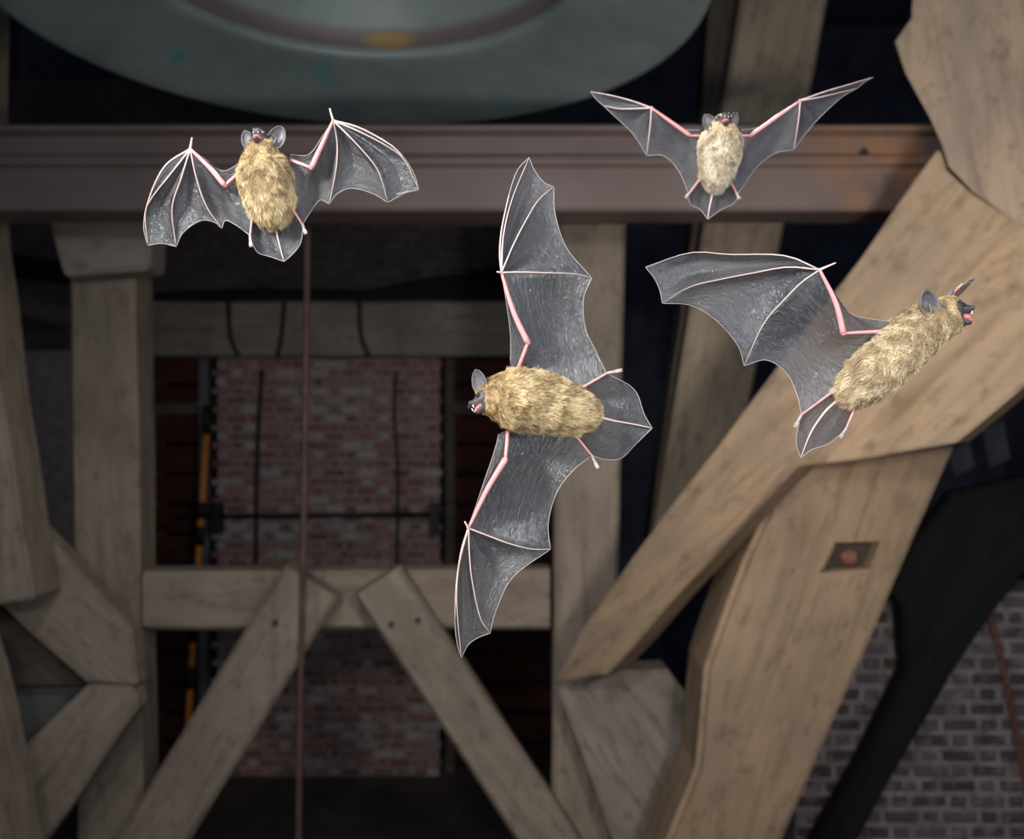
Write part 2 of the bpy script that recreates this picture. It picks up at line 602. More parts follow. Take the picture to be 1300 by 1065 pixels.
def brace(p0, p1, w, label, seed, pegs):
    o = timber('brace', p0, p1, w, w, 0.11, M['oak'], label, 'brace', seed=seed)
    inv = o.matrix_world.inverted()
    for (x, y) in pegs:
        q = inv @ P(x, y, p0[2])
        bm = bmesh.new()
        tube(bm, [Vector((q.x, -0.012, q.z)), Vector((q.x, 0.03, q.z))], 0.012, 8)
        bm_obj('peg', bm, [M['peg']], o)
    return o


brace((395, 738, 3.62), (178, 1092, 3.62), 80, 'oak brace slanting from the rail to the foot of the left upright post', 4, [(350, 790)])
brace((478, 738, 3.62), (712, 1092, 3.62), 68, 'oak brace with two dark pegs slanting from the rail toward the right upright post', 5, [(497, 792), (531, 787)])

# raking post far right of the right upright, behind the steel beam
timber('raking_post', (1012, -90, 4.3), (868, 720, 4.3), 112, 88, 0.14, M['oak_lit'], 'leaning oak post passing behind the steel beam and big diagonal brace', 'post', roll=0.0, seed=6)
slab('shaded_side', [(905, -60, 4.47), (965, -60, 4.47), (955, 150, 4.47), (925, 330, 4.47), (862, 690, 4.47), (822, 690, 4.47), (880, 290, 4.47)], 0.2, M['oak_dark'],  # left side of the leaning post, its shade given as a dark slab
     'dark slab standing for the shaded left side of the leaning post', 'beam', grain=((940, 0, 4.47), (850, 690, 4.47)))


def plane_d(x, x0, d0, x1, d1):
    u = (x - x0) / (x1 - x0)
    return 1.0 / ((1 / d0) * (1 - u) + (1 / d1) * u)


kd = lambda x: plane_d(x, 735, 3.3, 1420, 2.3)
k2 = [(735, 800), (905, 575), (1090, 330), (1191, 187), (1200, 216), (1232, 247), (1285, 281), (1370, 321), (1460, 350), (1460, 385), (1300, 492), (1217, 560), (1105, 580), (1012, 590), (905, 705), (770, 856), (704, 866)]
slab('diagonal_brace', [(x, y, kd(x)) for x, y in k2], 0.19, M['oak_gold'], 'massive golden oak diagonal brace rising to the knee timber', 'brace',
     grain=((735, 830, kd(735)), (1300, 280, kd(1300))), wob=0.005, seed=3, bev=0.007)
k1 = [(1166, -120), (1160, 22), (1139, 52), (1152, 92), (1180, 150), (1194, 186), (1202, 214), (1234, 245), (1287, 279), (1372, 319), (1460, 348), (1460, -120)]
kd1 = lambda x: plane_d(x, 1139, 2.42, 1460, 2.05)
slab('knee_timber', [(x, y, kd(x)) for x, y in k1], 0.21, M['oak_rough'], 'huge rough knee timber with broken outline beside the end of the steel beam', 'beam',
     grain=((1230, -100, kd1(1230)), (1290, 330, kd1(1290))), wob=0.005, seed=3, bev=0.007)

# big raking post with a mortise
JD = 3.06
jp = slab('raking_post', [(1002, 588, JD), (1217, 559, JD), (1127, 766, JD), (1035, 976, JD), (869, 1355, JD), (795, 1525, JD), (655, 1525, JD), (885, 975, JD), (897, 850, JD), (945, 710, JD)], 0.30, M['oak_gold'],
          'big raking oak post with a square mortise and rusty bolt', 'post', grain=((1120, 570, JD), (960, 1060, JD)), bev=0.02, seed=5,
          extr=Vector((0.0, 0.30, 0)))


def mortise(post):
    poly = [(1044, 729), (1063, 690), (1122, 689), (1108, 724)]
    bm = bmesh.new()
    fr = [bm.verts.new(P(x, y, JD - 0.03)) for x, y in poly]
    f = bm.faces.new(fr)
    ex = bmesh.ops.extrude_face_region(bm, geom=[f])
    bmesh.ops.translate(bm, verts=[v for v in ex['geom'] if isinstance(v, bmesh.types.BMVert)], vec=(0, 0.09, 0))
    cut = bm_obj('mortise_cutter', bm)
    md = post.modifiers.new('mortise', 'BOOLEAN'); md.operation = 'DIFFERENCE'; md.object = cut; md.solver = 'EXACT'
    bpy.context.view_layer.update()
    dg = bpy.context.evaluated_depsgraph_get()
    me = bpy.data.meshes.new_from_object(post.evaluated_get(dg))
    post.modifiers.clear()
    post.data = me
    bpy.data.objects.remove(cut)
    inv = post.matrix_world.inverted()
    bm = bmesh.new()
    c = P(1081, 708, JD + 0.02)
    tube(bm, [c + Vector((0, 0.05, 0)), c + Vector((0, 0.012, 0)), c + Vector((0, 0.004, 0))], [0.032, 0.032, 0.022], 6)
    bm.transform(inv)
    tag(bm_obj('bolt', bm, [M['rust_bolt']], post), 'rusty red bolt head in the mortise')
    bm = bmesh.new()
    fr = [bm.verts.new(P(x, y, JD + 0.052)) for x, y in poly]
    f = bm.faces.new(fr)
    ex = bmesh.ops.extrude_face_region(bm, geom=[f])
    bmesh.ops.translate(bm, verts=[v for v in ex['geom'] if isinstance(v, bmesh.types.BMVert)], vec=(0, 0.012, 0))
    bm.transform(inv)
    tag(bm_obj('washer_plate', bm, [M['peg']], post), 'dark plate at the bottom of the mortise')


mortise(jp)

slab('foot_brace', [(706, 872, 3.56), (772, 853, 3.56), (847, 850, 3.56), (890, 905, 3.56), (930, 990, 3.56), (985, 1130, 3.56), (800, 1130, 3.56), (740, 960, 3.56)], 0.16, M['oak_grey'],
     'short grey oak brace running down from the foot of the big diagonal', 'brace', grain=((740, 860, 3.56), (900, 1100, 3.56)), seed=9)

# left group
slab('leaning_post', [(-190, -60, 3.2), (-28, -60, 3.2), (-27, 180, 3.2), (-26, 300, 3.2), (2, 500, 3.2), (31, 692, 3.2), (44, 760, 3.2), (-190, 800, 3.2)], 0.2, M['oak'],
     'pale leaning oak post rising past the end of the steel beam', 'post', grain=((-60, 180, 2.66), (0, 760, 2.66)), seed=11)
slab('knee_brace', [(-160, 520, 3.42), (0, 622, 3.42), (66, 690, 3.42), (168, 800, 3.42), (174, 872, 3.42), (108, 866, 3.42), (0, 768, 3.42), (-160, 640, 3.42)], 0.10, M['oak'],
     'oak knee brace meeting the left upright post from above', 'brace', grain=((-100, 580, 3.42), (150, 830, 3.42)), seed=12)
slab('foot_brace', [(110, 868, 3.42), (170, 872, 3.42), (176, 900, 3.42), (62, 1060, 3.42), (-40, 1200, 3.42), (-90, 1140, 3.42), (34, 944, 3.42)], 0.10, M['oak'],
     'oak foot brace slanting down and away from the left upright post', 'brace', grain=((150, 880, 3.42), (-50, 1160, 3.42)), seed=13)
slab('gusset_plate', [(18, 873, 3.6), (116, 864, 3.6), (60, 960, 3.6), (30, 950, 3.6)], 0.04, M['steel_grey'],
     'grey steel gusset plate between the two braces by the left post', 'plate', seed=14, bev=0.004)
slab('brace_underside', [(-60, 735, 3.54), (0, 768, 3.54), (112, 869, 3.54), (22, 873, 3.54), (0, 838, 3.54), (-60, 810, 3.54)], 0.04, M['oak_dark'],  # underside of the knee brace, its shade built as a dark slab
     'dark slab made as the shaded underside of the oak knee brace', 'beam', grain=((-60, 760, 3.54), (100, 868, 3.54)), seed=22)
slab('stub_post', [(-180, 780, 2.95), (-59, 812, 2.95), (-40, 872, 2.95), (-16, 985, 2.95), (10, 1120, 2.95), (42, 1545, 2.95), (-180, 1545, 2.95)], 0.25, M['oak'],
     'stout oak post standing below the pale leaning post', 'post', grain=((-30, 820, 2.95), (10, 1100, 2.95)), seed=15)
timber('tie_beam', (-30, 372, 4.8), (150, 412, 4.8), 34, 34, 0.15, M['oak_dark'], 'dark tie beam glimpsed between leaning post and left upright', 'beam', seed=16)
timber('tie_beam', (-30, 330, 5.0), (150, 352, 5.0), 26, 26, 0.15, M['black_wood'], 'black tie beam above the dark one between the left posts', 'beam', seed=17)

# wall plate with iron straps high on the brick wall
plate = timber('wall_plate', (120, 417, 6.3), (730, 417, 6.3), 70, 70, 0.26, M['oak_grey'], 'horizontal timber wall plate with iron straps above the brickwork', 'beam', seed=18)
inv = plate.matrix_world.inverted()
for pts in ([(290, 384), (291, 410), (294, 432), (302, 452)], [(361, 384), (359, 410), (357, 430), (352, 452)], [(456, 384), (457, 412), (460, 432), (468, 452)]):
    bm = bmesh.new()
    pp = [inv @ P(x, y, 6.29) for x, y in pts]
    tube(bm, [Vector(tuple(q)) for q in catmull([tuple(p) for p in pp], 8)], 0.017, 6)
    bm_obj('iron_strap', bm, [M['iron']], plate)
slab('packing_board', [(325, 255, 3.2), (640, 250, 3.2), (800, 255, 3.2), (800, 276, 3.2), (640, 278, 3.2), (325, 278, 3.2)], 0.12, M['oak_dark'],
     'brown packing board tucked under the steel beam', 'board', grain=((325, 270, 3.2), (800, 270, 3.2)), bev=0.006, seed=19)
slab('lintel', [(180, 372, 6.35), (330, 366, 6.35), (470, 368, 6.35), (560, 352, 6.35), (720, 330, 6.35), (720, 385, 6.35), (180, 385, 6.35)], 0.2, M['black_wood'],
     'black sagging timber lintel lying on the wall plate', 'beam', grain=((180, 375, 6.35), (720, 375, 6.35)), seed=20)

# dark shadow band built as a black slab, and ironwork, on the right wall
slab('shadow_band', [(1212, 625, 3.7), (1330, 600, 3.7), (1330, 690, 3.7), (1268, 768, 3.7), (1205, 862, 3.7), (1135, 985, 3.7), (1060, 1120, 3.7), (1010, 1120, 3.7), (1090, 975, 3.7), (1152, 850, 3.7), (1146, 770, 3.7), (1120, 740, 3.7)],
     0.1, M['black_wood'], 'black slab shaped as the dark shadow band before the low brick wall', 'brace', grain=((1280, 600, 3.7), (1060, 1100, 3.7)), seed=21, bev=0.01)


def pipe(name, pts, d, r, mat, label, cat, seg=8):
    bm = bmesh.new()
    p3 = [P(x, y, d if not hasattr(d, '__len__') else d[i]) for i, (x, y) in enumerate(pts)]
    base = p3[-1].copy()
    tube(bm, [Vector(tuple(q)) - base for q in catmull([tuple(p) for p in p3], 16)], r, seg)
    o = bm_obj(name, bm, [mat], None)
    o.location = base
    return tag(o, label, cat)


pipe('rust_pipe', [(1250, 760), (1262, 800), (1280, 880), (1296, 960), (1320, 1080)], WR - 0.04, 0.014, M['rust_bolt'], 'thin rusty pipe running down the low grey brick wall', 'pipe')
for i, (xa, lab) in enumerate(((1204, 'shorter blue-grey louvre slat in the dark beyond the raking post'), (1248, 'taller blue-grey louvre slat in the dark beyond the raking post'))):
    slab('louvre_slat', [(xa, 575 - i * 28, 4.6), (xa + 26, 560 - i * 28, 4.6), (xa + 34, 592 - i * 10, 4.6), (xa + 8, 604 - i * 10, 4.6)], 0.03, M['slate'], lab, 'slat', bev=0.004, seed=30 + i)

# rods and bars
pipe('iron_rod', [(391, 240), (389, 400), (385, 700), (381, 900), (379, 1075), (376, 1420)], 3.37, 0.0125, M['rust_rod'], 'thin rusty iron rod hanging from the steel beam before the rail', 'rod')


def wall_bar():
    root = bpy.data.objects.new('anchor_bar', None); col.objects.link(root)
    root.location = P(405, 655, WD - 0.10)
    off = -root.location
    bm = bmesh.new()
    tube(bm, [P(225, 656, WD - 0.10) + off, P(556, 653, WD - 0.10) + off], 0.018, 6)
    bm_obj('bar', bm, [M['iron']], root)
    for x in (273, 551):
        a, b = P(x - 5, 640, WD - 0.11), P(x + 6, 678, WD - 0.11)
        bm = bmesh.new(); add_box(bm, (a.x, WD - 0.12, b.z), (b.x, WD - 0.005, a.z))
        bmesh.ops.translate(bm, verts=bm.verts[:], vec=off)
        bm_obj('end_plate', bm, [M['iron']], root)
    tag(root, 'black iron anchor bar with end plates across the brick pier', 'bar')


wall_bar()
pipe('drain_strap', [(333, 470), (329, 530), (326, 600), (325, 715)], WD - 0.045, 0.016, M['iron'], 'dark iron strap running down the left part of the brick pier', 'strap')
pipe('drain_strap', [(503, 470), (501, 520), (505, 600), (504, 715)], WD - 0.045, 0.010, M['iron'], 'thin dark iron strap running down the right part of the brick pier', 'strap')


def conduit():
    root = bpy.data.objects.new('orange_conduit', None); col.objects.link(root)
    d = WD - 0.18
    root.location = P(236, 985, d)
    off = -root.location
    line = lambda y: 264 - (y - 520) * 0.063
    bm = bmesh.new()
    tube(bm, [P(line(y), y, d) + off for y in (520, 640, 760, 880, 985)], 0.022, 8)
    bm_obj('pipe', bm, [M['orange']], root)
    for (ya, yb) in ((515, 551), (637, 658), (668, 692), (735, 814), (846, 874), (930, 960)):
        bm = bmesh.new()
        tube(bm, [P(line(ya), ya, d) + off, P(line(yb), yb, d) + off], 0.033, 10)
        bm_obj('sleeve', bm, [M['iron']], root)
    tag(root, 'orange conduit with black sleeves beside the brick pier', 'conduit')


conduit()


# ------------------------------------------------------------------ steel beam
def steel_beam_obj():
    d = 2.95
    zt, zl, zl2, zb = [(CYP - y) * d / F for y in (155, 203, 210, 266)]
    xl, xr = -4.9, (1215 - CXP) * d / F
    h = zt - zb
    prof = [(d + 0.02, zt), (d, zt - 0.012), (d, zt - 0.026), (d + 0.035, zt - 0.036), (d + 0.035, zl + 0.03), (d - 0.002, zl + 0.014), (d - 0.006, zl), (d - 0.006, zl2 + 0.004), (d + 0.012, zl2 - 0.006), (d + 0.014, zb + 0.01), (d + 0.022, zb), (d + 0.2, zb), (d + 0.2, zt)]
    bm = bmesh.new()
    a = [bm.verts.new((xl, y, z)) for y, z in prof]
    b = [bm.verts.new((xr, y, z)) for y, z in prof]
    n = len(prof)
    for i in range(n):
        bm.faces.new((a[i], a[(i + 1) % n], b[(i + 1) % n], b[i]))
    bm.faces.new(a); bm.faces.new(b[::-1])
    o = bm_obj('steel_beam', bm, [M['steel_beam']])
    tag(o, 'long horizontal reddish-brown steel beam with rusty end under the bell', 'beam')
    bm = bmesh.new()
    for x in (1098,):
        c = P(x, 194, d)
        tube(bm, [c + Vector((0, -0.004, 0)), c + Vector((0, 0.05, 0))], 0.012, 6)
    bm_obj('bolt', bm, [M['iron']], o)


steel_beam_obj()


# ------------------------------------------------------------------ bell
def bell():
    D = 2.7
    R, H = 0.388 * D, 0.449 * D
    root = bpy.data.objects.new('bell', None); col.objects.link(root)
    X = (452 - CXP) / F * D
    root.location = (X, D, H)
    # material
    m, nt, b, _ = newmat('verdigris_bronze')
    mp = mapping(nt, (1, 1, 1))
    g = nd(nt, 'ShaderNodeTexNoise', Scale=2.4, Detail=8.0, Roughness=0.6)
    nt.links.new(mp.outputs[0], g.inputs['Vector'])
    c = ramp(nt, [(0.3, (0.20, 0.245, 0.26)), (0.5, (0.27, 0.33, 0.34)), (0.72, (0.36, 0.42, 0.42))], g.outputs[0]).outputs[0]
    g2 = nd(nt, 'ShaderNodeTexNoise', Scale=3.6, Detail=4.0, Roughness=0.7)
    nt.links.new(mp.outputs[0], g2.inputs['Vector'])
    f = ramp(nt, [(0.62, (0, 0, 0)), (0.70, (0.9, 0.9, 0.9))], g2.outputs[0]).outputs[0]
    c = mixc(nt, f, c, (0.12, 0.36, 0.35))
    # worn brown strike band on the inside, and the bare bronze spot where the clapper hits
    sp = nt.nodes.new('ShaderNodeSeparateXYZ'); nt.links.new(mp.outputs[0], sp.inputs[0])
    band = ramp(nt, [(0.0, (0, 0, 0)), (0.28, (0, 0, 0)), (0.30, (1, 1, 1)), (0.36, (1, 1, 1)), (0.42, (0, 0, 0))], sp.outputs[2])
    ln = nt.nodes.new('ShaderNodeVectorMath'); ln.operation = 'LENGTH'
    cb = nt.nodes.new('ShaderNodeCombineXYZ')
    nt.links.new(sp.outputs[0], cb.inputs[0]); nt.links.new(sp.outputs[1], cb.inputs[1]); nt.links.new(cb.outputs[0], ln.inputs[0])
    inside = nt.nodes.new('ShaderNodeMath'); inside.operation = 'LESS_THAN'; inside.inputs[1].default_value = 0.735
    nt.links.new(ln.outputs['Value'], inside.inputs[0])
    # map z 0..0.6 -> ramp
    mr = nt.nodes.new('ShaderNodeMapRange'); mr.inputs[1].default_value = 0.0; mr.inputs[2].default_value = 0.6
    nt.links.new(sp.outputs[2], mr.inputs[0]); nt.links.new(mr.outputs[0], band.inputs[0])
    bf = nt.nodes.new('ShaderNodeMath'); bf.operation = 'MULTIPLY'
    nt.links.new(band.outputs[0], bf.inputs[0]); nt.links.new(inside.outputs[0], bf.inputs[1])
    c = mixc(nt, bf.outputs[0], c, (0.19, 0.165, 0.16))
    dist = nt.nodes.new('ShaderNodeVectorMath'); dist.operation = 'DISTANCE'
    dist.inputs[1].default_value = (0.0, 0.70, 0.22)
    sc = nt.nodes.new('ShaderNodeVectorMath'); sc.operation = 'MULTIPLY'; sc.inputs[1].default_value = (0.85, 0.6, 2.4)
    nt.links.new(mp.outputs[0], sc.inputs[0]); nt.links.new(sc.outputs[0], dist.inputs[0])
    dist.inputs[1].default_value = (0.005, 0.70 * 0.6, 0.20 * 2.4)
    gf = ramp(nt, [(0.05, (1, 1, 1)), (0.10, (0, 0, 0))], dist.outputs['Value'])
    c = mixc(nt, gf.outputs[0], c, (0.36, 0.25, 0.11))
    nt.links.new(c, b.inputs['Base Color'])
    b.inputs['Roughness'].default_value = 0.55
    b.inputs['Metallic'].default_value = 0.25
    bump(nt, b, g.outputs[0], 0.12, 0.01)
    # profile (radius, height above the mouth), inside -> lip -> outside
    r = R
    prof = [(0.02 * r, 1.30 * r), (0.40 * r, 1.28 * r), (0.46 * r, 1.15 * r), (0.50 * r, 0.85 * r), (0.55 * r, 0.55 * r), (0.62 * r, 0.32 * r), (0.645 * r, 0.20 * r), (0.655 * r, 0.165 * r), (0.648 * r, 0.150 * r), (0.652 * r, 0.136 * r), (0.668 * r, 0.128 * r),
            (0.70 * r, 0.118 * r), (0.74 * r, 0.105 * r), (0.82 * r, 0.075 * r), (0.92 * r, 0.028 * r), (0.98 * r, 0.002 * r), (0.995 * r, 0.0), (1.0 * r, 0.012 * r),
            (0.985 * r, 0.05 * r), (0.90 * r, 0.18 * r), (0.80 * r, 0.38 * r), (0.72 * r, 0.62 * r), (0.67 * r, 0.9 * r), (0.64 * r, 1.2 * r), (0.60 * r, 1.36 * r), (0.45 * r, 1.45 * r), (0.02 * r, 1.47 * r)]
    bm = bmesh.new()
    seg = 128
    pr = prof
    rings = [[bm.verts.new((a * math.cos(2 * math.pi * k / seg), a * math.sin(2 * math.pi * k / seg), z)) for k in range(seg)] for a, z in pr]
    for i in range(len(pr) - 1):
        for k in range(seg):
            f = bm.faces.new((rings[i][k], rings[i][(k + 1) % seg], rings[i + 1][(k + 1) % seg], rings[i + 1][k]))
    bm.faces.new(rings[0]); bm.faces.new(rings[-1][::-1])
    body = bm_obj('bell_body', bm, [m], root, True)
    bm = bmesh.new()
    add_box(bm, (-1.35, -0.18, 1.47 * r + 0.12), (1.35, 0.18, 1.47 * r + 0.52))
    bmesh.ops.bevel(bm, geom=bm.edges[:], offset=0.02, segments=1, affect='EDGES')
    bm_obj('headstock', bm, [M['oak_dark']], root)
    for x in (-0.22, 0.22):
        bm = bmesh.new()
        tube(bm, [(x, 0, 1.46 * r), (x, 0, 1.47 * r + 0.14)], 0.05, 8)
        bm_obj('canon', bm, [m], root)
    tag(root, 'huge green-grey bronze bell seen from below its mouth', 'bell')


bell()


# ------------------------------------------------------------------ bats
def bat_materials():
    # wing membrane
    def membrane(name, base, trans, alpha):
        m, nt, b, out = newmat(name)
        tc = nt.nodes.new('ShaderNodeTexCoord')
        # very fine crêpe wrinkles in the skin
        mp = nt.nodes.new('ShaderNodeMapping'); mp.inputs['Scale'].default_value = (1, 1, 1)
        nt.links.new(tc.outputs['UV'], mp.inputs[0])
        mp.inputs['Scale'].default_value = (9, 2.4, 1)
        wv = nd(nt, 'ShaderNodeTexNoise', Scale=1.4, Detail=4.0, Roughness=0.6, Distortion=1.2)
        nt.links.new(mp.outputs[0], wv.inputs['Vector'])
        ns = nd(nt, 'ShaderNodeTexNoise', Scale=260.0, Detail=3.0, Roughness=0.6)
        nt.links.new(tc.outputs['Object'], ns.inputs['Vector'])
        ns2 = nd(nt, 'ShaderNodeTexNoise', Scale=30.0, Detail=3.0, Roughness=0.55)
        nt.links.new(tc.outputs['Object'], ns2.inputs['Vector'])
        ad = nt.nodes.new('ShaderNodeMath'); ad.operation = 'MULTIPLY_ADD'
        nt.links.new(wv.outputs[0], ad.inputs[0]); ad.inputs[1].default_value = 1.5
        nt.links.new(ns.outputs[0], ad.inputs[2])
        ad2 = nt.nodes.new('ShaderNodeMath'); ad2.operation = 'MULTIPLY_ADD'
        nt.links.new(ns2.outputs[0], ad2.inputs[0]); ad2.inputs[1].default_value = 3.0
        nt.links.new(ad.outputs[0], ad2.inputs[2])
        bp = nt.nodes.new('ShaderNodeBump'); bp.inputs['Strength'].default_value = 0.85; bp.inputs['Distance'].default_value = 0.0012
        nt.links.new(ad2.outputs[0], bp.inputs['Height'])
        nt.links.new(bp.outputs[0], b.inputs['Normal'])
        c = ramp(nt, [(0.32, tuple(x * 0.6 for x in base)), (0.5, base), (0.68, tuple(x * 2.0 for x in base))], wv.outputs[0]).outputs[0]
        nt.links.new(c, b.inputs['Base Color'])
        b.inputs['Roughness'].default_value = 0.34
        b.inputs['IOR'].default_value = 1.75
        b.inputs['Specular Tint'].default_value = (0.85, 0.92, 1.0, 1)
        b.inputs['Coat Weight'].default_value = 1.0
        b.inputs['Coat Roughness'].default_value = 0.22
        b.inputs['Coat IOR'].default_value = 1.7
        nt.links.new(bp.outputs[0], b.inputs['Coat Normal'])
        tr = nt.nodes.new('ShaderNodeBsdfTranslucent'); tr.inputs[0].default_value = (*trans, 1)
        nt.links.new(bp.outputs[0], tr.inputs['Normal'])
        mx = nt.nodes.new('ShaderNodeMixShader'); mx.inputs[0].default_value = 0.20
        nt.links.new(b.outputs[0], mx.inputs[1]); nt.links.new(tr.outputs[0], mx.inputs[2])
        tp = nt.nodes.new('ShaderNodeBsdfTransparent'); tp.inputs[0].default_value = (0.85, 0.85, 0.88, 1)
        mx2 = nt.nodes.new('ShaderNodeMixShader'); mx2.inputs[0].default_value = alpha
        nt.links.new(mx.outputs[0], mx2.inputs[1]); nt.links.new(tp.outputs[0], mx2.inputs[2])
        nt.links.new(mx2.outputs[0], out.inputs[0])
        return m
    M['membrane'] = membrane('wing_skin', (0.024, 0.0245, 0.030), (0.12, 0.115, 0.128), 0.20)
    M['edge'] = plain('pale_wing_edge', (0.42, 0.37, 0.35), 0.4, 0, 60, 0.1, 0)
    # fur
    m, nt, b, _ = newmat('bat_fur')
    at = nt.nodes.new('ShaderNodeAttribute'); at.attribute_name = 'fur'
    nt.links.new(at.outputs['Color'], b.inputs['Base Color'])
    b.inputs['Roughness'].default_value = 0.65
    b.inputs['Specular IOR Level'].default_value = 0.3
    M['fur'] = m
    M['underfur'] = plain('bat_underfur', (0.30, 0.225, 0.125), 0.9, 0, 120, 0.5, 0.3)
    M['face'] = plain('bat_face_skin', (0.05, 0.043, 0.045), 0.5, 0, 200, 0.3, 0.2)

    def skin(name, c, sss):
        m, nt, b, _ = newmat(name)
        g = nd(nt, 'ShaderNodeTexNoise', Scale=150.0, Detail=3.0)
        tc = nt.nodes.new('ShaderNodeTexCoord'); nt.links.new(tc.outputs['Object'], g.inputs['Vector'])
        cc = ramp(nt, [(0.3, tuple(x * 0.85 for x in c)), (0.7, c)], g.outputs[0]).outputs[0]
        nt.links.new(cc, b.inputs['Base Color'])
        b.inputs['Roughness'].default_value = 0.32
        b.inputs['Subsurface Weight'].default_value = sss
        b.inputs['Subsurface Radius'].default_value = (0.004, 0.0015, 0.001)
        b.inputs['Subsurface Scale'].default_value = 0.5
        return m
    M['pink'] = skin('pink_arm_skin', (0.78, 0.34, 0.35), 0.2)
    M['bone'] = skin('pale_finger_skin', (0.70, 0.53, 0.50), 0.2)
    M['foot'] = skin('grey_foot_skin', (0.42, 0.38, 0.38), 0.1)
    M['mouth'] = skin('pink_mouth', (0.72, 0.20, 0.22), 0.2)
    M['ear'] = plain('bat_ear_skin', (0.12, 0.115, 0.125), 0.45, 0, 150, 0.3, 0.2)
    M['eye'] = plain('black_eye', (0.004, 0.004, 0.004), 0.1, 0, 10, 0, 0)
    M['tooth'] = plain('tooth', (0.8, 0.78, 0.72), 0.3, 0, 10, 0.05, 0)


bat_materials()


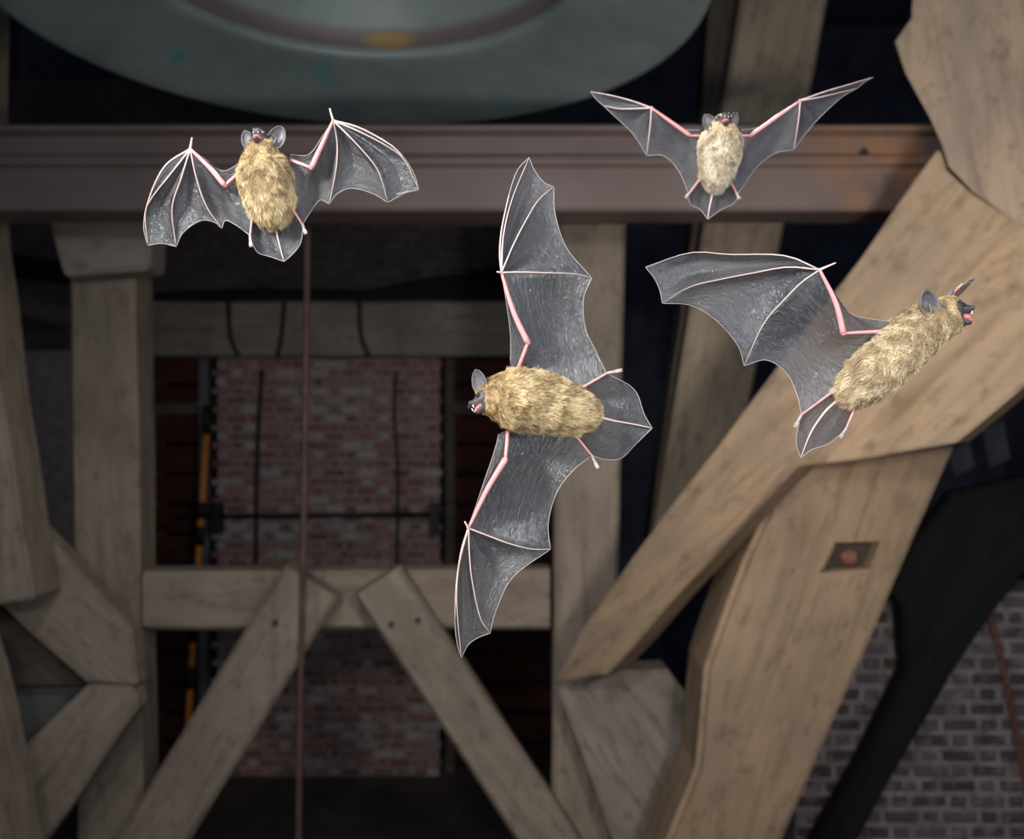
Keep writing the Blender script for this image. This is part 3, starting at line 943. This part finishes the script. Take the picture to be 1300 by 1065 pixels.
def build_bat(spec):
    D = spec['D']
    s = D / F                                      # metres per pixel at the bat
    def Q(p):
        x, y = p[0], p[1]
        dz = p[2] if len(p) > 2 else 0.0
        d = D - dz * s
        return np.array(P(x, y, d))
    base = Vector(Q((*spec['rump'], 0)))
    root = bpy.data.objects.new('bat', None); col.objects.link(root)
    root.location = base
    tag(root, spec['label'], 'bat', 'bats in flight')
    off = np.array(base)
    q = lambda p: tuple(Q(p) - off)
    rs = np.random.RandomState(spec['seed'])

    # ---------- wings: patches stretched between the bones
    NU, NV = 26, 18

    def patch(bm, uvl, c0, c1, d0, d1, bill, mi=0, c_lin=False):
        """Coons patch in (px,py,dz) space; c0,c1 run u (0..1), d0,d1 run v (0..1)."""
        A, B = catmull(c0, NU), catmull(c1, NU)
        Cc, Dd = catmull(d0, NV) if len(d0) < 4 else linear(d0, NV), catmull(d1, NV)
        g = [[None] * (NV + 1) for _ in range(NU + 1)]
        for i in range(NU + 1):
            u = i / NU
            for j in range(NV + 1):
                v = j / NV
                p = ((1 - v) * A[i] + v * B[i]) + ((1 - u) * Cc[j] + u * Dd[j]) - ((1 - u) * (1 - v) * A[0] + u * (1 - v) * A[-1] + (1 - u) * v * B[0] + u * v * B[-1])
                p = p.copy()
                p[2] += bill * math.sin(math.pi * v) * math.sin(math.pi * min(1, u * 0.92)) 
                # tension folds fanning out from the wrist
                p[2] += 1.1 * math.sin(v * 17 + u * 2.0 + spec['seed']) * math.sin(math.pi * v) * math.sin(math.pi * u)
                g[i][j] = bm.verts.new(q(p))
        for i in range(NU):
            for j in range(NV):
                idx = ((i, j), (i + 1, j), (i + 1, j + 1), (i, j + 1))
                vv = []
                for a, b in idx:
                    if g[a][b] not in vv: vv.append(g[a][b])
                f = bm.faces.new(vv)
                f.smooth = True
                f.material_index = mi
                for lp, (a, b) in zip(f.loops, idx):
                    lp[uvl].uv = (a / NU * 3, b / NV * 3)

    def edge_tube(bm, pts, r):
        tube(bm, [q(p) for p in catmull(pts, 22)], r * s, 5, 1)

    def finish_membrane(bm, name):
        bmesh.ops.remove_doubles(bm, verts=bm.verts[:], dist=0.05 * s)
        dg = [f for f in bm.faces if f.calc_area() < 1e-12]
        bmesh.ops.delete(bm, geom=dg, context='FACES')
        me = bpy.data.meshes.new(name)
        bm.to_mesh(me); bm.free()
        o = link(name, me, [M['membrane'], M['edge']], root)
        return o

    bones = []   # (pts list of 3-tuples px, radii list px, material index)
    for w in spec['wings']:
        S, E, W, A, H = w['S'], w['E'], w['W'], w['A'], w['H']
        d3, d4, d5 = [W] + w['d3'], [W] + w['d4'], [W] + w['d5']
        K = w.get('K', tuple((np.array(H) + np.array(A)) / 2))
        bl = w.get('bill', -8)
        bm = bmesh.new(); uvl = bm.loops.layers.uv.new('UVMap')
        mid = tuple((np.array(E) * 0.55 + np.array(W) * 0.45) + np.array(w.get('bow', (0, 0, 0))))
        patch(bm, uvl, d3, d4, [W, W], [d3[-1]] + w['t34'] + [d4[-1]], bl)
        patch(bm, uvl, d4, d5, [W, W], [d4[-1]] + w['t45'] + [d5[-1]], bl)
        if 'lead' in w:
            patch(bm, uvl, [W] + w['lead'] + [d3[-1]], d3, [W, W], [d3[-1], d3[-1]], 0)
        patch(bm, uvl, d5, [S, H, A], [W, mid, E, S], [d5[-1]] + w['t5a'] + [A], bl * 1.3)
        patch(bm, uvl, [W, mid, E], [W] + w['pro'] + [w['N']], [W, W], [E, S, w['N']], 0)
        edge_tube(bm, [d3[-1]] + w['t34'] + [d4[-1]], 0.36)
        edge_tube(bm, [d4[-1]] + w['t45'] + [d5[-1]], 0.36)
        edge_tube(bm, [d5[-1]] + w['t5a'] + [A], 0.4)
        edge_tube(bm, [W] + w['pro'] + [w['N']], 0.36)
        if 'lead' in w: edge_tube(bm, [W] + w['lead'] + [d3[-1]], 0.45)
        finish_membrane(bm, 'wing_membrane')
        k = w.get('thick', 1.0)
        bones.append(([S, E], [2.4 * k, 1.7 * k], 2))
        mid = tuple((np.array(E) * 0.55 + np.array(W) * 0.45) + np.array(w.get('bow', (0, 0, 0))))
        bones.append(([E, mid, W], [3.5 * k, 2.9 * k, 1.6 * k], 2))
        for dd in (d3, d4, d5):
            bones.append((dd, [1.1, 0.75, 0.5, 0.35], 3))
        if 'lead' in w: bones.append(([W] + w['lead'][:-1], [1.2, 0.6], 3))
        if w.get('thumb'):
            bones.append(([W, w['thumb']], [1.6, 0.9], 3))
        bones.append(([H, K, A], [1.8, 1.5, 1.3], 2))
        ft = np.array(w['foot'], float); An = np.array(A, float)
        dv = ft - An
        bones.append(([A, tuple(An + dv * 0.55)], [1.8, 1.9], 4))
        pv = np.array([-dv[1], dv[0], 0.0]); pv /= (np.linalg.norm(pv) + 1e-6)
        for tt in (-1.6, -0.6, 0.5, 1.6):
            bones.append(([tuple(An + dv * 0.5 + pv * tt * 0.6), tuple(An + dv * 0.85 + pv * tt), tuple(An + dv * 1.1 + pv * tt * 1.05 + np.array([0, 0, 2.0]))], [0.8, 0.7, 0.35], 4))
    # tail membrane
    tail = spec['tail']
    bm = bmesh.new(); uvl = bm.loops.layers.uv.new('UVMap')
    for w, ed in zip(spec['wings'], spec['uro']):
        K = w.get('K', tuple((np.array(w['H']) + np.array(w['A'])) / 2))
        patch(bm, uvl, tail, [w['H'], K, w['A']], [tail[0], w['H']], [tail[-1]] + ed + [w['A']], spec.get('ubill', -4))
        edge_tube(bm, [tail[-1]] + ed + [w['A']], 0.42)
    finish_membrane(bm, 'tail_membrane')
    bones.append((tail, [2.0, 1.4, 1.0, 0.5], 3))

    # ---------- body: torso and head grown into one skin, limbs joined on
    bm = bmesh.new()

    def ball(c, r, scale=(1, 1, 1), rot=None):
        mt = Matrix.Translation(Vector(c))
        if rot is not None: mt = mt @ rot.to_4x4()
        mt = mt @ Matrix.Diagonal((r * scale[0], r * scale[1], r * scale[2], 1))
        bmesh.ops.create_icosphere(bm, subdivisions=3, radius=1.0, matrix=mt)

    sp = catmull([p[:4] for p in spec['torso']], 12)
    for p in sp:
        ball(q(p[:3]), p[3] * s)
    hd = spec['head']
    hc = Vector(q(hd['c']))
    f3 = lambda v: Vector((v[0], -v[2], -v[1])).normalized()     # (px right, px down, toward camera) -> world
    fw, up = f3(hd['fw']), f3(hd['up'])
    up = (up - fw * up.dot(fw)).normalized()
    rt = fw.cross(up)
    HR = Matrix((rt, fw, up)).transposed()
    r = hd['r'] * s
    loc = lambda x, y, z: hc + HR @ Vector((x, y, z)) * r
    ball(hc, r, (1.0, 1.05, 0.92), HR)
    ball(loc(0, 0.75, -0.02), r * 0.58, (1.0, 1.1, 0.72), HR)
    op = hd.get('open', 0.5)
    ball(loc(0, 1.15, 0.02), r * 0.40, (1.05, 0.9, 0.62), HR)          # upper muzzle
    ball(loc(0.2, 1.42, 0.07), r * 0.17, (1, 1, 1), HR)                # nostril pads
    ball(loc(-0.2, 1.42, 0.07), r * 0.17, (1, 1, 1), HR)
    for t in (0.0, 0.35, 0.7, 1.0):                                    # lower jaw
        ball(loc(0, 0.35 + 0.8 * t, -0.42 - op * (0.15 + 0.5 * t)), r * (0.42 - 0.16 * t), (1.0, 1, 0.7), HR)
    # neck
    nb = Vector(q(spec['torso'][0][:3]))
    for t in (0.3, 0.6):
        ball(hc.lerp(nb, t), (r * (1 - t) + spec['torso'][0][3] * s * t) * 0.98)
    me = bpy.data.meshes.new('tmp')
    bm.to_mesh(me); bm.free()
    tmp = bpy.data.objects.new('tmp_body', me); col.objects.link(tmp)
    md = tmp.modifiers.new('r', 'REMESH'); md.mode = 'VOXEL'; md.voxel_size = 1.3 * s
    ms = tmp.modifiers.new('s', 'SMOOTH'); ms.factor = 0.5; ms.iterations = 4
    bpy.context.view_layer.update()
    dgx = bpy.context.evaluated_depsgraph_get()
    skin = bpy.data.meshes.new_from_object(tmp.evaluated_get(dgx))
    bpy.data.objects.remove(tmp)
    fd = hd.get('dark', 1.0)
    muzz = [(loc(0, 1.25, 0.0), r * 0.82 * fd), (loc(0, 1.15, -0.5 - op * 0.5), r * 0.42)]
    for sx in (-1, 1):
        muzz.append((loc(sx * 0.55, 0.72, 0.1), r * 0.40 * fd))
    nvv = len(skin.vertices)
    V = np.empty(nvv * 3); skin.vertices.foreach_get('co', V); V = V.reshape(-1, 3)
    N = np.empty(nvv * 3); skin.vertices.foreach_get('normal', N); N = N.reshape(-1, 3)
    dark = np.zeros(nvv, bool)
    for c, rr in muzz:
        dark |= np.linalg.norm(V - np.array(c), axis=1) < rr
    bm = bmesh.new(); bm.from_mesh(skin)
    bm.verts.ensure_lookup_table(); bm.faces.ensure_lookup_table()
    for f in bm.faces:
        f.material_index = 1 if sum(dark[v.index] for v in f.verts) >= 2 else 0
        f.smooth = True
    for pts, rad, mi in bones:
        n = 14 if len(pts) > 2 else 6
        cc = catmull([tuple(p) for p in pts], n)
        rr = [float(np.interp(i / n, np.linspace(0, 1, len(rad)), rad)) for i in range(n + 1)]
        # small swelling at the joints
        tube(bm, [q((p[0], p[1], p[2] + 0.4)) for p in cc], [x * s for x in rr], 7, mi)
    for w in spec['wings']:
        for p, rr in ((w['E'], 3.0 * w.get('thick', 1)), (w['W'], 2.2), (w['A'], 1.8)):
            bmesh.ops.create_icosphere(bm, subdivisions=2, radius=rr * s, matrix=Matrix.Translation(Vector(q(p))))
    for f in bm.faces:
        pass
    me = bpy.data.meshes.new('bat_body')
    bmesh.ops.recalc_face_normals(bm, faces=bm.faces[:])
    # joint balls came in with index 0: colour them like the arm
    nf0 = len(skin.polygons)
    bm.faces.ensure_lookup_table()
    for f in bm.faces[nf0:]:
        if f.material_index == 0: f.material_index = 2
        f.smooth = True
    bm.to_mesh(me); bm.free()
    link('body', me, [M['underfur'], M['face'], M['pink'], M['bone'], M['foot']], root)

    # ---------- ears, eyes, mouth, teeth
    for e in hd['ears']:
        ex, (ew, eh), edir, eface = e['at'], e['size'], e['dir'], e['face']
        b0 = Vector(q(ex))
        upv = f3(edir); fc = f3(eface); fc = (fc - upv * fc.dot(upv)).normalized(); sd = upv.cross(fc)
        bm = bmesh.new()
        n1, n2 = 12, 12
        grid = []
        for i in range(n1 + 1):
            t = i / n1
            hw = ew * (math.sin(math.pi * min(1.0, 0.22 + 0.78 * t) ** 1.05) ** 0.6 if t < 1 else 0.0) * (0.62 if t < 0.05 else 1)
            row = []
            for j in range(n2 + 1):
                v = j / n2 * 2 - 1
                x = hw * math.sin(v * 1.35) / math.sin(1.35)
                dp = -hw * 0.75 * (1 - v * v) - 0.12 * eh * t * t
                co = b0 + (sd * x + upv * (t * eh) + fc * dp) * s
                row.append(bm.verts.new(co))
            grid.append(row)
        for i in range(n1):
            for j in range(n2):
                f = bm.faces.new((grid[i][j], grid[i][j + 1], grid[i + 1][j + 1], grid[i + 1][j])); f.smooth = True
        bmesh.ops.remove_doubles(bm, verts=bm.verts[:], dist=0.02 * s)
        bmesh.ops.solidify(bm, geom=bm.faces[:], thickness=0.8 * s)
        ear = bm_obj('ear', bm, [M['ear']], root, True)
        # tragus
        bm = bmesh.new()
        tube(bm, [b0 + (fc * (-0.2 * ew) + upv * (t * eh * 0.5)) * s for t in (0, 0.4, 0.8, 1.0)], [ew * 0.20 * s, ew * 0.2 * s, ew * 0.14 * s, ew * 0.05 * s], 6)
        bm_obj('tragus', bm, [M['ear']], ear, True)
    for sx in (-1, 1):
        bm = bmesh.new()
        bmesh.ops.create_icosphere(bm, subdivisions=2, radius=r * 0.15, matrix=Matrix.Translation(loc(sx * 0.58, 0.82, 0.22)))
        bm_obj('eye', bm, [M['eye']], root, True)
    if op > 0:
        bm = bmesh.new()
        mt = Matrix.Translation(loc(0, 0.86, -0.28 - op * 0.22)) @ HR.to_4x4() @ Matrix.Rotation(-0.25 - op * 0.25, 4, 'X') @ Matrix.Diagonal((r * 0.37, r * 0.58, r * (0.13 + op * 0.16), 1))
        bmesh.ops.create_icosphere(bm, subdivisions=3, radius=1.0, matrix=mt)
        mo = bm_obj('mouth', bm, [M['mouth']], root, True)
        bm = bmesh.new()
        mt = Matrix.Translation(loc(0, 1.10, -0.34 - op * 0.42)) @ HR.to_4x4() @ Matrix.Rotation(-0.2 - op * 0.3, 4, 'X') @ Matrix.Diagonal((r * 0.18, r * 0.42, r * 0.12, 1))
        bmesh.ops.create_icosphere(bm, subdivisions=2, radius=1.0, matrix=mt)
        bm_obj('tongue', bm, [M['mouth']], mo, True)
        for sx in (-1, 1):
            bm = bmesh.new()
            a = loc(sx * 0.2, 1.38, -0.16)
            tube(bm, [a, a - HR @ Vector((0, 0, 1)) * r * 0.22], [r * 0.055, r * 0.012], 5)
            bm_obj('tooth', bm, [M['tooth']], mo, True)

    # ---------- fur: thousands of fine tapering hairs combed toward the tail
    skin.calc_loop_triangles()
    nt_ = len(skin.loop_triangles)
    T = np.empty(nt_ * 3, int); skin.loop_triangles.foreach_get('vertices', T); T = T.reshape(-1, 3)
    keep = ~(dark[T].sum(axis=1) >= 2)
    T = T[keep]
    ar = np.linalg.norm(np.cross(V[T[:, 1]] - V[T[:, 0]], V[T[:, 2]] - V[T[:, 0]]), axis=1)
    nh = spec.get('hairs', 30000)
    pick = rs.choice(len(T), nh, p=ar / ar.sum())
    b1, b2 = rs.rand(nh), rs.rand(nh)
    fl = b1 + b2 > 1; b1[fl] = 1 - b1[fl]; b2[fl] = 1 - b2[fl]
    t = T[pick]
    pos = V[t[:, 0]] * (1 - b1 - b2)[:, None] + V[t[:, 1]] * b1[:, None] + V[t[:, 2]] * b2[:, None]
    nor = N[t[:, 0]] * (1 - b1 - b2)[:, None] + N[t[:, 1]] * b1[:, None] + N[t[:, 2]] * b2[:, None]
    nor /= np.linalg.norm(nor, axis=1)[:, None]
    axis = np.array(q(spec['torso'][-1][:3])) - np.array(hc); L = np.linalg.norm(axis); axis /= L
    flow = axis[None, :] - nor * (nor @ axis)[:, None]
    along = (pos - np.array(hc)) @ axis / L
    length = np.where(along < 0.12, 3.0, np.where(along > 0.85, 7.0, 5.5)) * s * (0.6 + 0.7 * rs.rand(nh)) * spec.get('furlen', 1.0)
    # clumps: hairs lean together in tufts
    jit = np.array([[noise.noise((p[0] / s * 0.11 + 7 * c, p[1] / s * 0.11, p[2] / s * 0.11 + 3 * c)) for c in range(3)] for p in pos])
    dirv = nor * 0.42 + flow * 0.8 + jit * 0.75 + rs.randn(nh, 3) * 0.16
    dirv /= np.linalg.norm(dirv, axis=1)[:, None]
    inw = (dirv * nor).sum(axis=1)
    dirv += nor * np.clip(0.16 - inw, 0, None)[:, None]
    side = np.cross(dirv, nor + 0.4 * rs.randn(nh, 3)); side /= np.linalg.norm(side, axis=1)[:, None]
    wd = 0.26 * s
    mid = pos + dirv * (length * 0.55)[:, None]
    tip = pos + dirv * length[:, None] + flow * (length * 0.18)[:, None]
    root_p = pos - nor * (0.3 * s)
    vv = np.stack([root_p - side * wd, root_p + side * wd, mid - side * wd * 0.8, mid + side * wd * 0.8, tip], axis=1).reshape(-1, 3)
    faces = []
    for i in range(nh):
        k = i * 5
        faces.append((k, k + 1, k + 3, k + 2)); faces.append((k + 2, k + 3, k + 4))
    me = bpy.data.meshes.new('fur')
    me.from_pydata(vv.tolist(), [], faces)
    ca = me.color_attributes.new('fur', 'FLOAT_COLOR', 'POINT')
    light, midc, darkc = [np.array(c) for c in spec['fur']]
    n1 = np.array([noise.noise((p[0] / s * 0.06, p[1] / s * 0.06 + 5, p[2] / s * 0.06)) + 0.5 * noise.noise((p[0] / s * 0.17, p[1] / s * 0.17 + 5, p[2] / s * 0.17)) for p in pos])
    mixv = np.clip(0.5 + n1 * 2.1 + rs.randn(nh) * 0.15 - spec.get('darkness', 0.0), 0, 1)
    tipc = midc[None] * (1 - mixv[:, None]) + light[None] * mixv[:, None]
    rootc = darkc[None] * (1 - mixv[:, None]) + midc[None] * mixv[:, None]
    hot = (rs.rand(nh) < 0.17)
    tipc[hot] = darkc
    # the collar and crown are warmer
    warm = np.clip(1 - along / 0.3, 0, 1)[:, None]
    tipc = tipc * (1 - warm * 0.6) + tipc * np.array([[1.08, 0.9, 0.66]]) * warm * 0.6
    cols = np.ones((nh, 5, 4))
    cols[:, 0, :3] = rootc; cols[:, 1, :3] = rootc
    cols[:, 2, :3] = (rootc + tipc * 2) / 3; cols[:, 3, :3] = cols[:, 2, :3]
    cols[:, 4, :3] = tipc
    ca.data.foreach_set('color', cols.reshape(-1))
    fo = link('fur', me, [M['fur']], root)
    tag(fo, kind='stuff')
    bpy.data.meshes.remove(skin)
    return root


GOLD = ((0.86, 0.71, 0.43), (0.52, 0.38, 0.19), (0.12, 0.085, 0.05))
PALE = ((0.97, 0.91, 0.76), (0.78, 0.66, 0.46), (0.28, 0.21, 0.13))

TAN = ((0.94, 0.83, 0.60), (0.68, 0.52, 0.31), (0.20, 0.14, 0.08))

# bat with raised arched wings
build_bat(dict(
    D=0.86, seed=1, label='golden bat with arched wings raised and thumbs up, flying below the bell rim', fur=GOLD, rump=(347, 272),
    torso=[(333, 209, 14, 25), (336, 224, 12, 32), (341, 245, 6, 32), (345, 262, 0, 26), (348, 272, -4, 17)],
    head=dict(c=(332.5, 182, 28), r=14.5, fw=(-0.12, -0.55, 0.83), up=(0, -0.83, -0.55), open=0.6,
              ears=[dict(at=(319, 187, 34), size=(8.5, 23), dir=(-0.45, -0.88, 0.0), face=(-0.25, 0.1, 1)),
                    dict(at=(346, 185, 34), size=(10, 27), dir=(0.42, -0.9, 0.0), face=(0.2, 0.1, 1))]),
    tail=[(346, 268, -6), (351, 295, -10), (356, 315, -12), (360.6, 332, -10)],
    uro=[[(342, 325.5, -11), (328, 321, -9), (322, 312, -6)], [(372, 322, -11), (381, 310, -9), (384, 297, -5)]],
    wings=[
        dict(S=(306, 217, 8), E=(285.5, 235.5, 14), W=(241.5, 189, 26), A=(317.5, 299, -4), H=(321, 268, -4), thumb=(243.8, 174.5, 30), foot=(318.5, 312, 0),
             d3=[(210, 229, 14), (197, 245, 8), (184.6, 267.5, -2), (187.7, 311.5, -14)],
             lead=[(212, 208, 16), (196, 234, 8), (185, 266, -2), (182.5, 290, -8)],
             d4=[(230, 226, 16), (218.5, 264, 4), (223.7, 313, -14)],
             d5=[(249, 225, 12), (261.5, 261, 2), (281.5, 290, -8)],
             t34=[(205, 309, -14)], t45=[(232, 296, -10), (255, 280, -8), (272, 282, -8)], t5a=[(286, 280, -8), (300, 286, -6)],
             pro=[(262, 203, 18), (283, 217, 12)], N=(303, 208, 10), bill=-10, bow=(1, -1, 0)),
        dict(S=(369, 203, 8), E=(395.4, 213, 16), W=(423, 153, 30), A=(384, 285.5, -4), H=(368, 260, -4), thumb=(418.5, 137.7, 34), foot=(388, 296, 0),
             d3=[(458, 168, 26), (494, 187, 16), (512, 201, 8), (531.7, 240.8, -8)],
             lead=[(456, 162, 26), (496, 184, 16), (513, 200, 8), (526, 222, 0)],
             d4=[(452, 182, 22), (477, 211.5, 12), (485, 230, 6), (492, 257, -8)],
             d5=[(428, 182, 16), (427, 211.5, 8), (418, 259, -8)],
             t34=[(503, 247, -8), (518, 242.5, -8)], t45=[(474, 246, -8), (446, 239, -6), (428, 246, -6)], t5a=[(406, 254, -6), (391, 274, -5)],
             pro=[(410, 172, 22), (392, 196, 14)], N=(368, 196, 10), bill=-12)]))

# big bat across the middle, belly toward us, head turned
build_bat(dict(
    D=0.70, seed=2, label='large golden bat with one wing stretched up, one down, tail spread', fur=GOLD, rump=(752, 526), hairs=45000, furlen=1.15,
    torso=[(640, 505, 12, 30), (660, 507, 12, 38), (690, 512, 9, 37), (718, 519, 4, 32), (738, 524, 0, 22)],
    head=dict(c=(621, 507, 18), r=18.5, dark=1.1, fw=(-0.86, 0.30, 0.42), up=(-0.35, -0.75, -0.5), open=0.3,
              ears=[dict(at=(612, 498, 22), size=(11, 30), dir=(-0.35, -0.9, -0.1), face=(-0.6, 0.1, 0.8)),
                    dict(at=(622, 504, 2), size=(9, 22), dir=(-0.2, -0.8, -0.6), face=(-0.6, 0.1, 0.8))]),
    tail=[(745, 524, -4), (775, 533, -8), (802, 538, -10), (828, 543.5, -10)],
    uro=[[(818, 526, -10), (809, 500, -10), (799, 489, -8), (786, 482, -4)], [(806, 565, -10), (788, 582, -9), (768, 583, -6)]],
    wings=[
        dict(S=(657, 470, 8), E=(670, 435, 16), W=(636.6, 346, 12), A=(770, 474, -2), H=(736, 494, -2), foot=(788, 470, 4), thumb=(631, 345, 18),
             d3=[(639, 300, 6), (649.4, 255, 0), (671.7, 199.8, -16)],
             lead=[(634.5, 322, 9), (637, 290, 4), (646, 248, 0), (657, 216, -8)],
             d4=[(653, 308, 6), (671.7, 272.5, 0), (685, 252, -6), (703, 237.4, -14)],
             d5=[(660, 345.5, 6), (684.5, 346, 2), (733, 348, -8), (751.5, 353, -12)],
             t34=[(678, 215, -16), (690, 231, -15)], t45=[(704.5, 270, -12), (719, 314, -10)], t5a=[(741, 378, -12), (743, 416, -10), (757, 447, -6)],
             pro=[(643, 385, 10), (648, 425, 6)], N=(648, 462, 6), bill=-13, bow=(-3, 1, 0), thick=1.1),
        dict(S=(645, 546, 8), E=(641.6, 583, 16), W=(594.7, 670.4, 12), A=(751, 578, -2), H=(727, 548, -2), foot=(758.5, 593, 4), thumb=(590, 662, 16),
             d3=[(583, 715, 8), (579.7, 761, 2), (585.6, 835, -16)],
             lead=[(586, 698, 9), (579.5, 740, 4), (577.5, 785, -4), (580, 815, -10)],
             d4=[(596, 705, 6), (599.4, 737.5, 0), (610.5, 786.7, -8), (622.3, 803.7, -14)],
             d5=[(622, 681, 4), (646.7, 690, 0), (675, 697, -6), (699, 697, -12)],
             t34=[(595, 818, -15), (608, 809, -14)], t45=[(629, 777, -12), (650, 734, -10)], t5a=[(696, 666, -12), (706, 627, -10), (725, 600, -6)],
             pro=[(615, 610, 8), (630, 565, 6)], N=(633, 551, 6), bill=-13, bow=(-2, -1, 0), thick=1.1)]))

# bat with V-shaped wings against the beam end
build_bat(dict(
    D=1.0, seed=3, label='pale-bellied bat with wings held in a narrow V before the rusty beam', fur=PALE, rump=(908, 234), darkness=-0.10, furlen=0.75,
    torso=[(915, 179, 9, 24), (914, 189, 9, 27), (912, 204, 6, 24), (910, 220, 2, 20), (909, 229, 0, 14)],
    head=dict(c=(916.5, 159, 22), r=12.5, fw=(0.12, -0.45, 0.85), up=(0.05, -0.85, -0.4), open=0.6,
              ears=[dict(at=(905, 163, 26), size=(7.5, 20), dir=(-0.5, -0.86, 0), face=(-0.3, 0.1, 1)),
                    dict(at=(929, 161, 26), size=(6.5, 20), dir=(0.4, -0.9, 0), face=(0.5, 0.1, 0.8))]),
    tail=[(908, 228, -4), (905, 245, -8), (901, 262, -10), (898.3, 278.5, -10)],
    uro=[[(889, 266, -10), (877, 260, -8), (874.5, 252, -4)], [(916, 266, -10), (931, 258.5, -8), (936, 251, -4)]],
    wings=[
        dict(S=(891, 172.5, 6), E=(876, 172, 10), W=(827, 137, 12), A=(874.6, 246, -2), H=(891, 224, -2), foot=(870.5, 251, 2),
             d3=[(805, 129, 8), (780, 122, 2), (750, 116.3, -8)],
             d4=[(803, 138, 8), (786, 138, 2), (766, 134, -8)],
             d5=[(825.5, 158, 6), (823, 180, 0), (820.8, 197.5, -8)],
             t34=[(757, 126, -8)], t45=[(783, 150, -8), (800, 166, -8), (811, 180, -8)], t5a=[(843, 198, -8), (862, 217, -6), (872, 240, -3)],
             pro=[(850, 154, 11), (868, 164, 9)], N=(889, 165, 8), bill=-9, thick=0.8),
        dict(S=(939, 172.5, 6), E=(953, 172, 10), W=(1016, 127.7, 12), A=(935.5, 246, -2), H=(924, 224, -2), foot=(938.5, 252, 2),
             d3=[(1045, 117, 8), (1075, 108, 2), (1108.5, 98, -8)],
             d4=[(1038, 124, 8), (1060, 119, 2), (1088, 112, -8)],
             d5=[(1014, 150, 6), (1011, 170, 0), (1007.5, 190, -8)],
             t34=[(1098, 104, -8)], t45=[(1068, 124, -8), (1035, 155, -8), (1018, 176, -8)], t5a=[(985, 194, -8), (961, 212, -6), (941, 240, -3)],
             pro=[(985, 146, 11), (966, 161, 9)], N=(941, 165, 8), bill=-9, thick=0.8)]))

# bat flying off to the right, seen from the side
build_bat(dict(
    D=0.78, seed=4, label='bat seen from the side, mouth open, before the massive diagonal brace', fur=TAN, rump=(1068, 510), darkness=0.05, furlen=0.85, hairs=38000,
    torso=[(1207, 409, 6, 17), (1184, 410, 6, 27), (1158, 428, 8, 33), (1128, 455, 8, 35), (1102, 478, 4, 32), (1082, 495, 0, 24)],
    head=dict(c=(1204, 394, 8), r=19, dark=1.15, fw=(0.90, -0.02, 0.30), up=(-0.05, -0.98, -0.1), open=0.7,
              ears=[dict(at=(1186, 400, 33), size=(14, 32), dir=(-0.30, -0.95, 0.1), face=(0.35, 0.1, 0.95)),
                    dict(at=(1200, 386, -6), size=(6, 24), dir=(0.72, -0.68, -0.2), face=(0.6, 0.6, 0.4))]),
    tail=[(1066, 506, -2), (1048, 522, 2), (1030, 548, 2), (1016.6, 581, -2)],
    uro=[[(1012, 568, -2), (1011, 555, -2), (1014, 540, -2)], [(1030, 571, 0), (1051, 563.6, 4), (1066, 552, 6)]],
    ubill=-2,
    wings=[
        dict(S=(1130, 420, 14), E=(1070.7, 423, 24), W=(1040.6, 342.5, 26), A=(1017.6, 526.5, 0), H=(1064, 492, 2), foot=(1009.5, 541, 2), thumb=(1061, 333.6, 30),
             d3=[(998, 324.8, 20), (925.6, 323, 8), (878, 320.5, 0), (819.5, 339, -18)],
             d4=[(1000, 339, 18), (959, 346, 10), (913, 355, 2), (876, 364, -4), (840.7, 385, -16)],
             d5=[(1018, 358, 16), (998, 378, 8), (970, 410, -2), (944.4, 464.5, -14)],
             t34=[(831, 354, -17), (838, 370, -16)], t45=[(878, 388, -14), (913, 410, -12), (938, 441, -12)], t5a=[(973, 457, -12), (998, 473, -10), (1012, 502, -4)],
             pro=[(1056, 368, 24), (1080, 398, 20)], N=(1128, 408, 14), bill=-14, thick=1.1, bow=(4, -2, 0)),
        dict(S=(1172, 400, -18), E=(1190, 392, -45), W=(1216, 366, -80), A=(1074, 544, 8), H=(1087, 514, 4), foot=(1067, 555, 8), thumb=(1222, 360, -74),
             d3=[(1228, 357, -120), (1238, 352, -150)],
             d4=[(1226, 360, -120), (1236, 357, -150)],
             d5=[(1216, 372, -110), (1208, 384, -140)],
             t34=[(1237, 355, -150)], t45=[(1222, 372, -146)], t5a=[(1170, 420, -120), (1110, 480, -60)],
             pro=[(1205, 374, -70), (1190, 384, -45)], N=(1172, 394, -18), bill=0, thick=0.9)]))
